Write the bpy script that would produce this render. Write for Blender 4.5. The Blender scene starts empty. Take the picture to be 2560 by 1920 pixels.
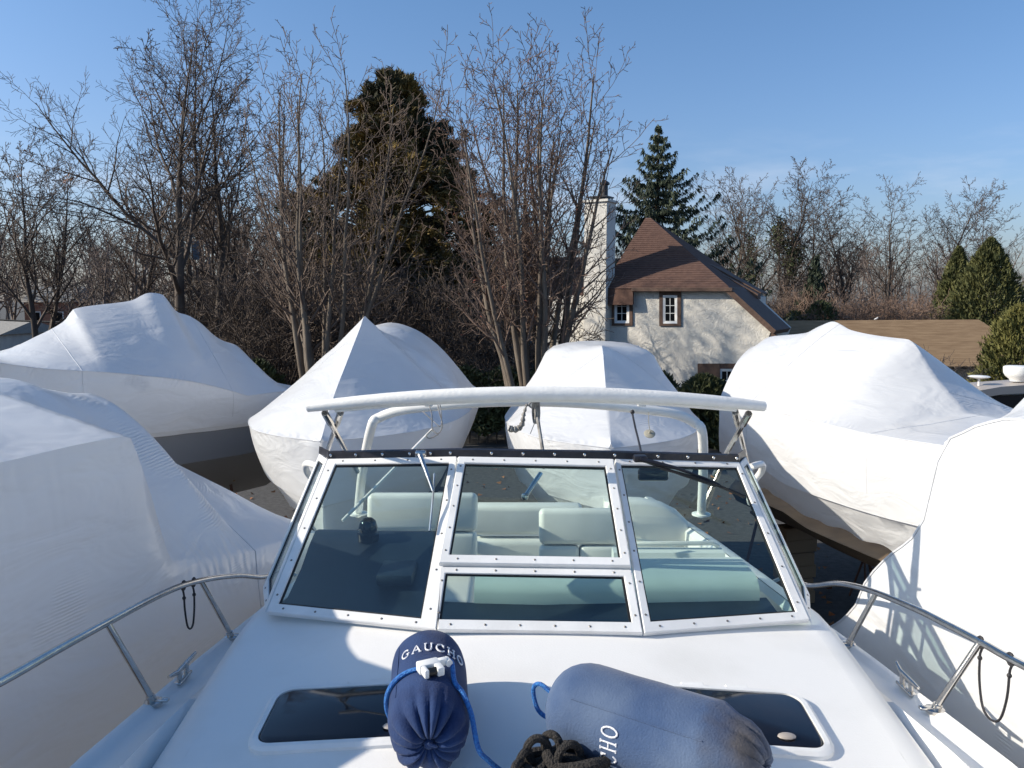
import bpy, bmesh, math, random
import numpy as np
from mathutils import Vector, Matrix, noise

sc = bpy.context.scene
COL = sc.collection
R = math.radians

# ------------------------------------------------------------------ camera
F = 2071.0                 # focal length in pixels of the 2560 px wide photograph
TH = R(5.93)               # the camera looks down by this much
H = 4.6                    # camera height above the yard
cd = bpy.data.cameras.new('camera')
cd.sensor_width = 36.0
cd.lens = 36.0 * F / 2560.0
cd.clip_start = 0.05
cd.clip_end = 3000
cam = bpy.data.objects.new('camera', cd)
cam.location = (0, 0, H)
cam.rotation_euler = (R(90) - TH, 0, 0)
COL.objects.link(cam)
sc.camera = cam

# ------------------------------------------------------------------ world, sun, exposure
SUN_EL = R(28.0)
SUN_AZ = R(-93.0)          # measured from +Y, towards +X: the sun stands to the left, a little ahead
sun_dir = Vector((math.sin(SUN_AZ) * math.cos(SUN_EL), math.cos(SUN_AZ) * math.cos(SUN_EL), math.sin(SUN_EL)))
w = bpy.data.worlds.new('World')
sc.world = w
w.use_nodes = True
nt = w.node_tree
nt.nodes.clear()
out = nt.nodes.new('ShaderNodeOutputWorld')
bg = nt.nodes.new('ShaderNodeBackground')
sky = nt.nodes.new('ShaderNodeTexSky')
sky.sky_type = 'NISHITA'
sky.sun_disc = False
sky.sun_elevation = SUN_EL
sky.sun_rotation = SUN_AZ
sky.altitude = 50
sky.air_density = 1.0
sky.dust_density = 1.6
sky.ozone_density = 2.2
tc = nt.nodes.new('ShaderNodeTexCoord')
sep = nt.nodes.new('ShaderNodeSeparateXYZ')
nt.links.new(tc.outputs['Generated'], sep.inputs[0])
mp = nt.nodes.new('ShaderNodeMapping')
mp.inputs['Scale'].default_value = (2.2, 2.2, 9.0)
nt.links.new(tc.outputs['Generated'], mp.inputs[0])
cn = nt.nodes.new('ShaderNodeTexNoise')
cn.inputs['Scale'].default_value = 2.1
cn.inputs['Detail'].default_value = 7
cn.inputs['Roughness'].default_value = 0.55
nt.links.new(mp.outputs[0], cn.inputs['Vector'])
cr = nt.nodes.new('ShaderNodeValToRGB')
cr.color_ramp.elements[0].position = 0.54
cr.color_ramp.elements[1].position = 0.72
nt.links.new(cn.outputs['Fac'], cr.inputs[0])
hz = nt.nodes.new('ShaderNodeMapRange')       # clouds thin out above the horizon
hz.inputs['From Min'].default_value = 0.03
hz.inputs['From Max'].default_value = 0.20
hz.inputs['To Min'].default_value = 0.6
hz.inputs['To Max'].default_value = 0.0
nt.links.new(sep.outputs['Z'], hz.inputs['Value'])
mu = nt.nodes.new('ShaderNodeMath')
mu.operation = 'MULTIPLY'
nt.links.new(cr.outputs['Color'], mu.inputs[0])
nt.links.new(hz.outputs[0], mu.inputs[1])
mix = nt.nodes.new('ShaderNodeMixRGB')
mix.inputs['Color2'].default_value = (4.6, 4.9, 5.6, 1)
nt.links.new(mu.outputs[0], mix.inputs['Fac'])
tint = nt.nodes.new('ShaderNodeMixRGB')          # clear dry winter air: bluer than the model's default
tint.blend_type = 'MULTIPLY'
tint.inputs['Fac'].default_value = 1.0
tint.inputs['Color2'].default_value = (0.60, 0.80, 1.02, 1)
tramp = nt.nodes.new('ShaderNodeValToRGB')
tramp.color_ramp.elements[0].position = 0.0; tramp.color_ramp.elements[0].color = (0.70, 0.73, 0.91, 1)
tramp.color_ramp.elements[1].position = 0.42; tramp.color_ramp.elements[1].color = (0.58, 0.79, 0.95, 1)
nt.links.new(sep.outputs['Z'], tramp.inputs[0])
nt.links.new(tramp.outputs[0], tint.inputs['Color2'])
nt.links.new(sky.outputs['Color'], tint.inputs['Color1'])
nt.links.new(tint.outputs['Color'], mix.inputs['Color1'])
bg.inputs['Strength'].default_value = 0.10
nt.links.new(mix.outputs['Color'], bg.inputs['Color'])
nt.links.new(bg.outputs[0], out.inputs[0])

sd = bpy.data.lights.new('sun', 'SUN')
sd.energy = 3.5
sd.angle = R(0.53)
sd.color = (1.0, 0.90, 0.75)
sun = bpy.data.objects.new('sun', sd)
sun.rotation_euler = (-sun_dir).to_track_quat('-Z', 'Y').to_euler()
sun.location = (-40, 20, 40)
COL.objects.link(sun)

sc.view_settings.view_transform = 'Standard'
sc.view_settings.look = 'None'
sc.view_settings.exposure = 0.84
sc.view_settings.gamma = 1.0
sc.view_settings.use_curve_mapping = False
sc.cycles.transparent_max_bounces = 24
sc.cycles.max_bounces = 8

# ------------------------------------------------------------------ surveying helpers
CAM = Vector((0, 0, H))
def ray(px, py):
    xc = (px - 1280.0) / F
    yc = (960.0 - py) / F
    return Vector((xc, math.cos(TH) + yc * math.sin(TH), -math.sin(TH) + yc * math.cos(TH)))
def P(px, py, Y):
    d = ray(px, py)
    return CAM + d * (Y / d.y)
def onplane(px, py, p0, n):
    d = ray(px, py)
    return CAM + d * ((p0 - CAM).dot(n) / d.dot(n))
PSI = R(0.5)
def W(u, v, z):            # frame of the cruiser we stand on: u to starboard side of picture, v aft, z from eye height
    return Vector((0.075 + u * math.cos(PSI) + v * math.sin(PSI), v * math.cos(PSI) - u * math.sin(PSI), H + z))
def loc_uv(p):
    x, y = p.x - 0.075, p.y
    return (x * math.cos(PSI) - y * math.sin(PSI), y * math.cos(PSI) + x * math.sin(PSI), p.z - H)

# ------------------------------------------------------------------ object helpers
ORIG = {}
def thing(name, label, cat, loc=(0, 0, 0), group=None):
    o = bpy.data.objects.new(name, None)
    o.empty_display_size = 0.2
    COL.objects.link(o)
    o.location = loc
    ORIG[o.name] = Vector(loc)
    o['label'] = label
    o['category'] = cat
    if group: o['group'] = group
    return o
def tag(o, label, cat, group=None):
    o['label'] = label
    o['category'] = cat
    if group: o['group'] = group
    return o

class MB:
    def __init__(s):
        s.v = []; s.f = []
    def add(s, vs, fs):
        b = len(s.v)
        s.v.extend([tuple(x) for x in vs])
        s.f.extend([tuple(i + b for i in q) for q in fs])
        return b
    def loft(s, rings, closed=True, cap0=True, cap1=True):
        n = len(rings[0]); vs = []; fs = []
        for r in rings: vs.extend(r)
        m = n if closed else n - 1
        for i in range(len(rings) - 1):
            for j in range(m):
                a = i * n + j; b = i * n + (j + 1) % n
                fs.append((a, b, b + n, a + n))
        if closed and cap0: fs.append(tuple(reversed(range(n))))
        if closed and cap1: fs.append(tuple(range((len(rings) - 1) * n, len(rings) * n)))
        s.add(vs, fs)
    def tube(s, pts, r, n=8, closed=False, flat=None):
        pts = [Vector(p) for p in pts]
        k = len(pts)
        rr = r if isinstance(r, (list, tuple)) else [r] * k
        rings = []; up = None
        for i in range(k):
            if closed: t = pts[(i + 1) % k] - pts[i - 1]
            else: t = pts[min(i + 1, k - 1)] - pts[max(i - 1, 0)]
            if t.length < 1e-9: t = Vector((0, 0, 1))
            t.normalize()
            if up is None:
                up = Vector((0, 0, 1)) if abs(t.z) < 0.9 else Vector((1, 0, 0))
            a = up - t * up.dot(t)
            if a.length < 1e-6: a = t.orthogonal()
            a.normalize(); b = t.cross(a); up = a
            fl = flat or 1.0
            rings.append([pts[i] + (a * math.cos(2 * math.pi * j / n) * fl + b * math.sin(2 * math.pi * j / n)) * rr[i] for j in range(n)])
        if closed:
            rings.append(rings[0]); s.loft(rings, True, False, False)
        else:
            s.loft(rings)
    def box(s, c, sz, ax=None, bev=0.0, seg=2):
        bm = bmesh.new()
        bmesh.ops.create_cube(bm, size=1.0)
        for v in bm.verts: v.co = Vector((v.co.x * sz[0], v.co.y * sz[1], v.co.z * sz[2]))
        if bev > 0:
            bmesh.ops.bevel(bm, geom=bm.edges[:], offset=bev, segments=seg, profile=0.5, affect='EDGES')
        c = Vector(c)
        if ax is None: ax = (Vector((1, 0, 0)), Vector((0, 1, 0)), Vector((0, 0, 1)))
        bm.verts.ensure_lookup_table()
        vs = [c + ax[0] * v.co.x + ax[1] * v.co.y + ax[2] * v.co.z for v in bm.verts]
        fs = [tuple(v.index for v in f.verts) for f in bm.faces]
        bm.free()
        s.add(vs, fs)
    def lathe(s, c, prof, n=16, ax=None):
        c = Vector(c)
        if ax is None: ax = (Vector((1, 0, 0)), Vector((0, 1, 0)), Vector((0, 0, 1)))
        rings = [[c + ax[0] * (r * math.cos(2 * math.pi * j / n)) + ax[1] * (r * math.sin(2 * math.pi * j / n)) + ax[2] * z for j in range(n)] for r, z in prof]
        s.loft(rings)
    def sphere(s, c, r, n=10, m=6, sq=(1, 1, 1)):
        prof = [(max(math.sin(math.pi * i / m), 0.01), -math.cos(math.pi * i / m)) for i in range(m + 1)]
        c = Vector(c)
        rings = [[c + Vector((a * math.cos(2 * math.pi * j / n) * r * sq[0], a * math.sin(2 * math.pi * j / n) * r * sq[1], z * r * sq[2])) for j in range(n)] for a, z in prof]
        s.loft(rings)
    def poly_slab(s, pts, d):      # polygon pts (Vectors) thickened by vector d
        n = len(pts)
        vs = [Vector(p) for p in pts] + [Vector(p) + d for p in pts]
        fs = [tuple(range(n)), tuple(reversed(range(n, 2 * n)))]
        for i in range(n):
            j = (i + 1) % n
            fs.append((j, i, i + n, j + n))
        s.add(vs, fs)
    def build(s, name, mat, parent=None, sharp=35, loc=None, fix=True):
        org = ORIG[parent.name] if parent is not None else Vector(loc if loc is not None else (0, 0, 0))
        me = bpy.data.meshes.new(name)
        me.from_pydata([(x[0] - org[0], x[1] - org[1], x[2] - org[2]) for x in s.v], [], s.f)
        me.update()
        if fix and len(s.f) < 60000:
            bm = bmesh.new(); bm.from_mesh(me)
            bmesh.ops.recalc_face_normals(bm, faces=bm.faces[:])
            bm.to_mesh(me); bm.free()
        if sharp is not None and len(me.polygons):
            me.polygons.foreach_set('use_smooth', [True] * len(me.polygons))
            me.set_sharp_from_angle(angle=R(sharp))
        me.materials.append(mat)
        o = bpy.data.objects.new(name, me)
        COL.objects.link(o)
        if parent is not None:
            o.parent = parent
        else:
            o.location = org
        ORIG[o.name] = org.copy()
        return o
def mesh_np(name, verts, faces, mat, smooth=False):
    """verts (N,3), faces (M,k) arrays"""
    me = bpy.data.meshes.new(name)
    k = faces.shape[1]; M = len(faces)
    me.vertices.add(len(verts)); me.vertices.foreach_set('co', np.ascontiguousarray(verts, dtype=np.float32).ravel())
    me.loops.add(M * k); me.loops.foreach_set('vertex_index', np.ascontiguousarray(faces, dtype=np.int32).ravel())
    me.polygons.add(M); me.polygons.foreach_set('loop_start', np.arange(0, M * k, k, dtype=np.int32))
    me.polygons.foreach_set('use_smooth', np.full(M, smooth))
    me.update(calc_edges=True)
    me.materials.append(mat)
    return me
def link_mesh(name, me, parent=None, loc=(0, 0, 0), rot=0, scale=(1, 1, 1)):
    o = bpy.data.objects.new(name, me)
    COL.objects.link(o)
    o.location = loc; o.rotation_euler = (0, 0, rot); o.scale = scale
    if parent is not None: o.parent = parent
    return o
def copy_part(o, parent, loc=None):
    c = o.copy(); COL.objects.link(c); c.parent = parent
    if loc is not None: c.location = loc
    return c
def curve(pts, n=8, closed=False):            # Catmull-Rom through points
    pts = [Vector(p) for p in pts]; k = len(pts); outp = []
    rng_ = range(k if closed else k - 1)
    for i in rng_:
        if closed: a, b, c, d = pts[i - 1], pts[i], pts[(i + 1) % k], pts[(i + 2) % k]
        else: a, b, c, d = pts[max(i - 1, 0)], pts[i], pts[i + 1], pts[min(i + 2, k - 1)]
        for j in range(n):
            t = j / n
            outp.append(0.5 * ((2 * b) + (c - a) * t + (2 * a - 5 * b + 4 * c - d) * t * t + (3 * b - a - 3 * c + d) * t ** 3))
    if not closed: outp.append(pts[-1])
    return outp

# ------------------------------------------------------------------ materials
def mat(name, col, rough=0.5, col2=None, nscale=6.0, nlow=0.35, nhigh=0.65, bump=0.0, bscale=20.0, metal=0.0, spec=0.5, sheen=0.0, stretch=None, coat=0.0, detail=5, bdetail=4, bdist=0.02):
    m = bpy.data.materials.new(name)
    m.use_nodes = True
    t = m.node_tree; b = t.nodes['Principled BSDF']
    b.inputs['Base Color'].default_value = (*col, 1)
    b.inputs['Roughness'].default_value = rough
    b.inputs['Metallic'].default_value = metal
    b.inputs['Specular IOR Level'].default_value = spec
    if sheen:
        b.inputs['Sheen Weight'].default_value = sheen
        b.inputs['Sheen Roughness'].default_value = 0.4
    if coat: b.inputs['Coat Weight'].default_value = coat
    co = t.nodes.new('ShaderNodeTexCoord'); src = co.outputs['Object']
    if stretch:
        mpn = t.nodes.new('ShaderNodeMapping'); mpn.inputs['Scale'].default_value = stretch
        t.links.new(src, mpn.inputs[0]); src = mpn.outputs[0]
    if col2 is not None:
        n = t.nodes.new('ShaderNodeTexNoise'); n.inputs['Scale'].default_value = nscale; n.inputs['Detail'].default_value = detail
        t.links.new(src, n.inputs['Vector'])
        r = t.nodes.new('ShaderNodeValToRGB')
        r.color_ramp.elements[0].position = nlow; r.color_ramp.elements[1].position = nhigh
        r.color_ramp.elements[0].color = (*col, 1); r.color_ramp.elements[1].color = (*col2, 1)
        t.links.new(n.outputs['Fac'], r.inputs[0]); t.links.new(r.outputs[0], b.inputs['Base Color'])
    if bump:
        n2 = t.nodes.new('ShaderNodeTexNoise'); n2.inputs['Scale'].default_value = bscale; n2.inputs['Detail'].default_value = bdetail
        t.links.new(src, n2.inputs['Vector'])
        bp = t.nodes.new('ShaderNodeBump'); bp.inputs['Strength'].default_value = bump; bp.inputs['Distance'].default_value = bdist
        t.links.new(n2.outputs['Fac'], bp.inputs['Height']); t.links.new(bp.outputs[0], b.inputs['Normal'])
    return m
def glass_mat(name, tint, base=0.05):
    m = bpy.data.materials.new(name); m.use_nodes = True
    t = m.node_tree; t.nodes.clear()
    o = t.nodes.new('ShaderNodeOutputMaterial'); mx = t.nodes.new('ShaderNodeMixShader')
    tr = t.nodes.new('ShaderNodeBsdfTransparent'); tr.inputs[0].default_value = (*tint, 1)
    gl = t.nodes.new('ShaderNodeBsdfGlossy'); gl.inputs['Roughness'].default_value = 0.01
    lw = t.nodes.new('ShaderNodeLayerWeight'); lw.inputs['Blend'].default_value = 0.5
    pw = t.nodes.new('ShaderNodeMath'); pw.operation = 'POWER'; pw.inputs[1].default_value = 4.5
    ma = t.nodes.new('ShaderNodeMath'); ma.operation = 'MULTIPLY_ADD'; ma.inputs[1].default_value = 0.9; ma.inputs[2].default_value = base
    t.links.new(lw.outputs['Facing'], pw.inputs[0]); t.links.new(pw.outputs[0], ma.inputs[0])
    t.links.new(ma.outputs[0], mx.inputs[0]); t.links.new(tr.outputs[0], mx.inputs[1]); t.links.new(gl.outputs[0], mx.inputs[2])
    t.links.new(mx.outputs[0], o.inputs[0])
    return m
def wrap_mat(name, seed):
    m = mat(name, (0.79, 0.80, 0.815), 0.30, (0.735, 0.745, 0.765), 1.3, 0.3, 0.75, spec=0.5)
    t = m.node_tree; b = t.nodes['Principled BSDF']
    co = [n for n in t.nodes if n.type == 'TEX_COORD'][0]
    a = t.nodes.new('ShaderNodeMapping'); a.inputs['Scale'].default_value = (1.2, 1.2, 3.0); a.inputs['Location'].default_value = (seed, seed * 2, 0)
    t.links.new(co.outputs['Object'], a.inputs[0])
    n1 = t.nodes.new('ShaderNodeTexNoise'); n1.inputs['Scale'].default_value = 1.6; n1.inputs['Detail'].default_value = 3; n1.inputs['Distortion'].default_value = 0.6
    t.links.new(a.outputs[0], n1.inputs['Vector'])
    # tight diagonal puckers in a few patches
    wv = t.nodes.new('ShaderNodeTexWave'); wv.inputs['Scale'].default_value = 7; wv.inputs['Distortion'].default_value = 2.5; wv.inputs['Detail'].default_value = 2; wv.inputs['Detail Scale'].default_value = 1.5
    wv.bands_direction = 'Z'
    t.links.new(a.outputs[0], wv.inputs['Vector'])
    n2 = t.nodes.new('ShaderNodeTexNoise'); n2.inputs['Scale'].default_value = 1.9; n2.inputs['Detail'].default_value = 2
    t.links.new(co.outputs['Object'], n2.inputs['Vector'])
    rp = t.nodes.new('ShaderNodeValToRGB'); rp.color_ramp.elements[0].position = 0.62; rp.color_ramp.elements[1].position = 0.76
    t.links.new(n2.outputs['Fac'], rp.inputs[0])
    ml = t.nodes.new('ShaderNodeMath'); ml.operation = 'MULTIPLY'
    t.links.new(wv.outputs['Fac'], ml.inputs[0]); t.links.new(rp.outputs[0], ml.inputs[1])
    ad = t.nodes.new('ShaderNodeMath'); ad.operation = 'MULTIPLY_ADD'; ad.inputs[1].default_value = 0.16
    t.links.new(ml.outputs[0], ad.inputs[0]); t.links.new(n1.outputs['Fac'], ad.inputs[2])
    # gathers where the film is shrunk over the gunwale: waves along the hull, fading away from the edge (UV: metres along, metres from the edge)
    uv = t.nodes.new('ShaderNodeUVMap'); uv.uv_map = 'UVMap'
    su = t.nodes.new('ShaderNodeSeparateXYZ'); t.links.new(uv.outputs[0], su.inputs[0])
    nd = t.nodes.new('ShaderNodeTexNoise'); nd.inputs['Scale'].default_value = 2.4; nd.inputs['Detail'].default_value = 3; t.links.new(uv.outputs[0], nd.inputs['Vector'])
    ph = t.nodes.new('ShaderNodeMath'); ph.operation = 'MULTIPLY_ADD'; ph.inputs[1].default_value = 75.0
    nb_ = t.nodes.new('ShaderNodeMath'); nb_.operation = 'MULTIPLY'; nb_.inputs[1].default_value = 30.0
    t.links.new(nd.outputs['Fac'], nb_.inputs[0]); t.links.new(su.outputs['X'], ph.inputs[0]); t.links.new(nb_.outputs[0], ph.inputs[2])
    sk = t.nodes.new('ShaderNodeMath'); sk.operation = 'MULTIPLY_ADD'; sk.inputs[1].default_value = 40.0; t.links.new(su.outputs['Y'], sk.inputs[0]); t.links.new(ph.outputs[0], sk.inputs[2])
    sn = t.nodes.new('ShaderNodeMath'); sn.operation = 'SINE'; t.links.new(sk.outputs[0], sn.inputs[0])
    av = t.nodes.new('ShaderNodeMath'); av.operation = 'ABSOLUTE'; t.links.new(su.outputs['Y'], av.inputs[0])
    fd = t.nodes.new('ShaderNodeMapRange'); fd.inputs['From Min'].default_value = 0.02; fd.inputs['From Max'].default_value = 0.17; fd.inputs['To Min'].default_value = 1.0; fd.inputs['To Max'].default_value = 0.0
    t.links.new(av.outputs[0], fd.inputs['Value'])
    n4 = t.nodes.new('ShaderNodeTexNoise'); n4.inputs['Scale'].default_value = 1.1; n4.inputs['Detail'].default_value = 1; t.links.new(uv.outputs[0], n4.inputs['Vector'])
    m4 = t.nodes.new('ShaderNodeMapRange'); m4.inputs['From Min'].default_value = 0.46; m4.inputs['From Max'].default_value = 0.62; t.links.new(n4.outputs['Fac'], m4.inputs['Value'])
    g1_ = t.nodes.new('ShaderNodeMath'); g1_.operation = 'MULTIPLY'; t.links.new(sn.outputs[0], g1_.inputs[0]); t.links.new(fd.outputs[0], g1_.inputs[1])
    g2_ = t.nodes.new('ShaderNodeMath'); g2_.operation = 'MULTIPLY'; t.links.new(g1_.outputs[0], g2_.inputs[0]); t.links.new(m4.outputs[0], g2_.inputs[1])
    a5_ = t.nodes.new('ShaderNodeMath'); a5_.operation = 'MULTIPLY_ADD'; a5_.inputs[1].default_value = 0.09; t.links.new(g2_.outputs[0], a5_.inputs[0]); t.links.new(ad.outputs[0], a5_.inputs[2])
    bp = t.nodes.new('ShaderNodeBump'); bp.inputs['Strength'].default_value = 0.5; bp.inputs['Distance'].default_value = 0.06
    t.links.new(a5_.outputs[0], bp.inputs['Height']); t.links.new(bp.outputs[0], b.inputs['Normal'])
    # thin film lets a little light through
    o = [n for n in t.nodes if n.type == 'OUTPUT_MATERIAL'][0]
    tl = t.nodes.new('ShaderNodeBsdfTranslucent'); tl.inputs[0].default_value = (0.85, 0.85, 0.86, 1)
    mx = t.nodes.new('ShaderNodeMixShader'); mx.inputs[0].default_value = 0.27
    t.links.new(b.outputs[0], mx.inputs[1]); t.links.new(tl.outputs[0], mx.inputs[2]); t.links.new(mx.outputs[0], o.inputs[0])
    return m

M_gel = mat('white_gelcoat', (0.80, 0.79, 0.77), 0.34, (0.70, 0.69, 0.665), 3.0, 0.48, 0.85, spec=0.5, bump=0.06, bscale=140, detail=12)
M_gelhull = mat('white_hull_gelcoat', (0.76, 0.75, 0.73), 0.28)
M_frame = mat('white_powder_coat', (0.80, 0.80, 0.79), 0.35, (0.72, 0.72, 0.71), 9.0, bump=0.05, bscale=90)
M_black = mat('black_vinyl', (0.012, 0.011, 0.014), 0.35, (0.02, 0.018, 0.022), 12, bump=0.15, bscale=60)
M_rubber = mat('black_rubber', (0.01, 0.01, 0.01), 0.5)
M_steel = mat('polished_steel', (0.62, 0.60, 0.57), 0.16, metal=1.0, col2=(0.5, 0.48, 0.46), nscale=20)
M_snap = mat('snap_metal', (0.75, 0.74, 0.72), 0.25, metal=1.0)
M_screw = mat('screw_metal', (0.20, 0.19, 0.18), 0.45, metal=0.8)
M_tubew = mat('white_tube_paint', (0.80, 0.79, 0.75), 0.3, (0.74, 0.73, 0.69), 8, bump=0.04, bscale=50)
M_canvas = mat('white_canvas', (0.82, 0.81, 0.78), 0.6, (0.76, 0.75, 0.72), 14, bump=0.12, bscale=70)
M_dash = mat('navy_dash_vinyl', (0.012, 0.018, 0.030), 0.45, (0.02, 0.028, 0.042), 7, bump=0.1, bscale=200)
M_pad = mat('white_dash_pad', (0.70, 0.74, 0.72), 0.45, (0.65, 0.69, 0.67), 6)
M_vinyl = mat('cream_seat_vinyl', (0.78, 0.77, 0.73), 0.42, (0.72, 0.71, 0.67), 5, bump=0.06, bscale=160)
M_sole = mat('cockpit_sole', (0.45, 0.45, 0.45), 0.6, (0.38, 0.38, 0.38), 8)
M_carp = mat('dark_cockpit_lining', (0.02, 0.022, 0.03), 0.8)
M_glass = glass_mat('tinted_windscreen_glass', (0.83, 0.915, 0.895), 0.06)
M_smoke = mat('smoked_hatch_acrylic', (0.006, 0.006, 0.010), 0.07, (0.016, 0.013, 0.014), 5, 0.45, 0.7, spec=0.5)
M_navy = mat('navy_fleece', (0.004, 0.018, 0.076), 0.9, (0.009, 0.034, 0.118), 9, bump=0.25, bscale=160, sheen=0.08)
M_blueline = mat('blue_braided_rope', (0.012, 0.10, 0.38), 0.6, (0.03, 0.2, 0.55), 160, 0.4, 0.6, bump=0.6, bscale=220)
M_clip = mat('white_plastic', (0.78, 0.78, 0.76), 0.35)
M_thread = mat('white_embroidery', (0.75, 0.75, 0.78), 0.7, bump=0.3, bscale=250)
M_blackrope = mat('black_braided_rope', (0.012, 0.011, 0.011), 0.75, (0.035, 0.028, 0.024), 120, 0.35, 0.7, bump=0.8, bscale=190)
M_bungee = mat('black_cord', (0.015, 0.014, 0.018), 0.6)
M_greycord = mat('grey_cord', (0.30, 0.29, 0.27), 0.8, (0.16, 0.15, 0.14), 30)
M_stucco = mat('cream_stucco', (0.66, 0.635, 0.58), 0.85, (0.60, 0.575, 0.53), 1.5, 0.3, 0.7)
M_shingle = mat('brown_shingles', (0.080, 0.041, 0.030), 0.9, (0.122, 0.066, 0.048), 6, 0.3, 0.7, bump=0.3, bscale=30, detail=8)
M_trim = mat('brown_timber_trim', (0.085, 0.048, 0.034), 0.7, (0.12, 0.07, 0.05), 8)
M_winw = mat('white_window_frame', (0.75, 0.75, 0.74), 0.4)
M_pane = mat('dark_window_glass', (0.008, 0.009, 0.011), 0.12, spec=0.12)
M_metal_dark = mat('dark_flashing', (0.04, 0.04, 0.045), 0.4, metal=0.6)
M_garroof = mat('tan_brown_roof', (0.185, 0.115, 0.06), 0.95, (0.27, 0.18, 0.10), 2.2, 0.3, 0.7, detail=9, stretch=(0.6, 2.2, 2.2), bump=0.2, bscale=20)
M_garwall = mat('tan_wall', (0.40, 0.34, 0.27), 0.85)
M_shedwall = mat('blue_grey_siding', (0.10, 0.14, 0.18), 0.7)
M_shedroof = mat('grey_shingles', (0.25, 0.24, 0.22), 0.9, (0.33, 0.31, 0.28), 8)
M_brick = mat('red_brick', (0.26, 0.12, 0.085), 0.9, (0.32, 0.17, 0.12), 3)
M_pale = mat('pale_render', (0.55, 0.50, 0.44), 0.9, (0.48, 0.43, 0.38), 2)
M_bark = mat('grey_brown_bark', (0.105, 0.084, 0.068), 0.95, (0.175, 0.145, 0.115), 4, bump=0.4, bscale=18, stretch=(1, 1, 0.3))
M_twig = mat('brown_twigs', (0.105, 0.077, 0.062), 0.9, (0.165, 0.122, 0.098), 3)
M_twigred = mat('reddish_twigs', (0.135, 0.092, 0.072), 0.9, (0.20, 0.138, 0.108), 3)
M_barkdark = mat('dark_bark', (0.055, 0.043, 0.036), 0.95, (0.10, 0.08, 0.066), 4, bump=0.4, bscale=18, stretch=(1, 1, 0.3))
M_twigdark = mat('dark_twigs', (0.060, 0.044, 0.036), 0.9, (0.105, 0.079, 0.063), 3)
M_brush = mat('brushwood_twigs', (0.17, 0.112, 0.085), 0.9, (0.235, 0.16, 0.12), 2)
M_leafdead = mat('dead_leaves', (0.20, 0.075, 0.03), 0.9, (0.26, 0.12, 0.05), 4)
M_cedar = mat('bronze_conifer_foliage', (0.042, 0.042, 0.018), 0.8, (0.22, 0.145, 0.034), 0.7, 0.42, 0.66)
M_spruce = mat('dark_spruce_needles', (0.022, 0.034, 0.020), 0.8, (0.050, 0.066, 0.034), 1.5)
M_arbor = mat('arborvitae_foliage', (0.050, 0.060, 0.018), 0.8, (0.11, 0.11, 0.032), 1.8)
M_yellowgreen = mat('yellow_green_foliage', (0.075, 0.082, 0.02), 0.8, (0.15, 0.14, 0.036), 1.8)
M_hedge = mat('hedge_leaves', (0.030, 0.042, 0.016), 0.7, (0.085, 0.095, 0.032), 2.5)
M_ivy = mat('ivy_leaves', (0.035, 0.050, 0.018), 0.7, (0.075, 0.090, 0.03), 2)
M_ground = mat('gravel_yard', (0.048, 0.046, 0.044), 0.95, (0.085, 0.082, 0.08), 9.0, 0.3, 0.7, detail=12, bump=0.8, bscale=45)
M_road = mat('pale_road', (0.30, 0.285, 0.26), 0.9, (0.36, 0.34, 0.31), 0.3)
M_bottom = mat('beige_antifoul', (0.22, 0.16, 0.10), 0.6, (0.16, 0.115, 0.075), 3)
M_bottomdark = mat('dark_antifoul', (0.035, 0.03, 0.035), 0.6, (0.055, 0.045, 0.045), 3)
M_stand = mat('rusty_stand', (0.10, 0.045, 0.03), 0.7)
M_wood = mat('timber_block', (0.22, 0.15, 0.09), 0.9)
M_cabgrey = mat('taupe_cabin', (0.36, 0.32, 0.29), 0.4)
M_tintdark = mat('smoked_side_window', (0.015, 0.016, 0.02), 0.1)
M_truck = mat('white_truck_paint', (0.70, 0.70, 0.69), 0.3)
M_wire = mat('power_cable', (0.02, 0.02, 0.02), 0.7)
M_gull = mat('gull_feathers', (0.75, 0.74, 0.72), 0.8)

# stucco: swirled trowel ridges as fine relief
def add_swirl(m):
    t = m.node_tree; b = t.nodes['Principled BSDF']
    co = [n for n in t.nodes if n.type == 'TEX_COORD'][0]
    n = t.nodes.new('ShaderNodeTexNoise'); n.inputs['Scale'].default_value = 1.3; n.inputs['Detail'].default_value = 2
    t.links.new(co.outputs['Object'], n.inputs['Vector'])
    mxv = t.nodes.new('ShaderNodeVectorMath'); mxv.operation = 'MULTIPLY_ADD'
    mxv.inputs[1].default_value = (1.3, 1.3, 1.3)
    t.links.new(n.outputs['Color'], mxv.inputs[0]); t.links.new(co.outputs['Object'], mxv.inputs[2])
    n3 = t.nodes.new('ShaderNodeTexNoise'); n3.inputs['Scale'].default_value = 3.6; n3.inputs['Detail'].default_value = 1.5; n3.inputs['Distortion'].default_value = 1.6
    t.links.new(mxv.outputs[0], n3.inputs['Vector'])
    w3 = t.nodes.new('ShaderNodeMath'); w3.operation = 'MULTIPLY'; w3.inputs[1].default_value = 8.0
    t.links.new(n3.outputs['Fac'], w3.inputs[0])
    w4 = t.nodes.new('ShaderNodeMath'); w4.operation = 'FRACT'
    t.links.new(w3.outputs[0], w4.inputs[0])
    rp = t.nodes.new('ShaderNodeValToRGB')          # saw-tooth trowel laps: slow rise, sharp edge
    rp.color_ramp.elements[0].position = 0.0; rp.color_ramp.elements[1].position = 0.94
    e_ = rp.color_ramp.elements.new(1.0); e_.color = (0, 0, 0, 1)
    t.links.new(w4.outputs[0], rp.inputs[0])
    bp = t.nodes.new('ShaderNodeBump'); bp.inputs['Strength'].default_value = 0.32; bp.inputs['Distance'].default_value = 0.03
    t.links.new(rp.outputs[0], bp.inputs['Height']); t.links.new(bp.outputs[0], b.inputs['Normal'])
add_swirl(M_stucco)

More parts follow.
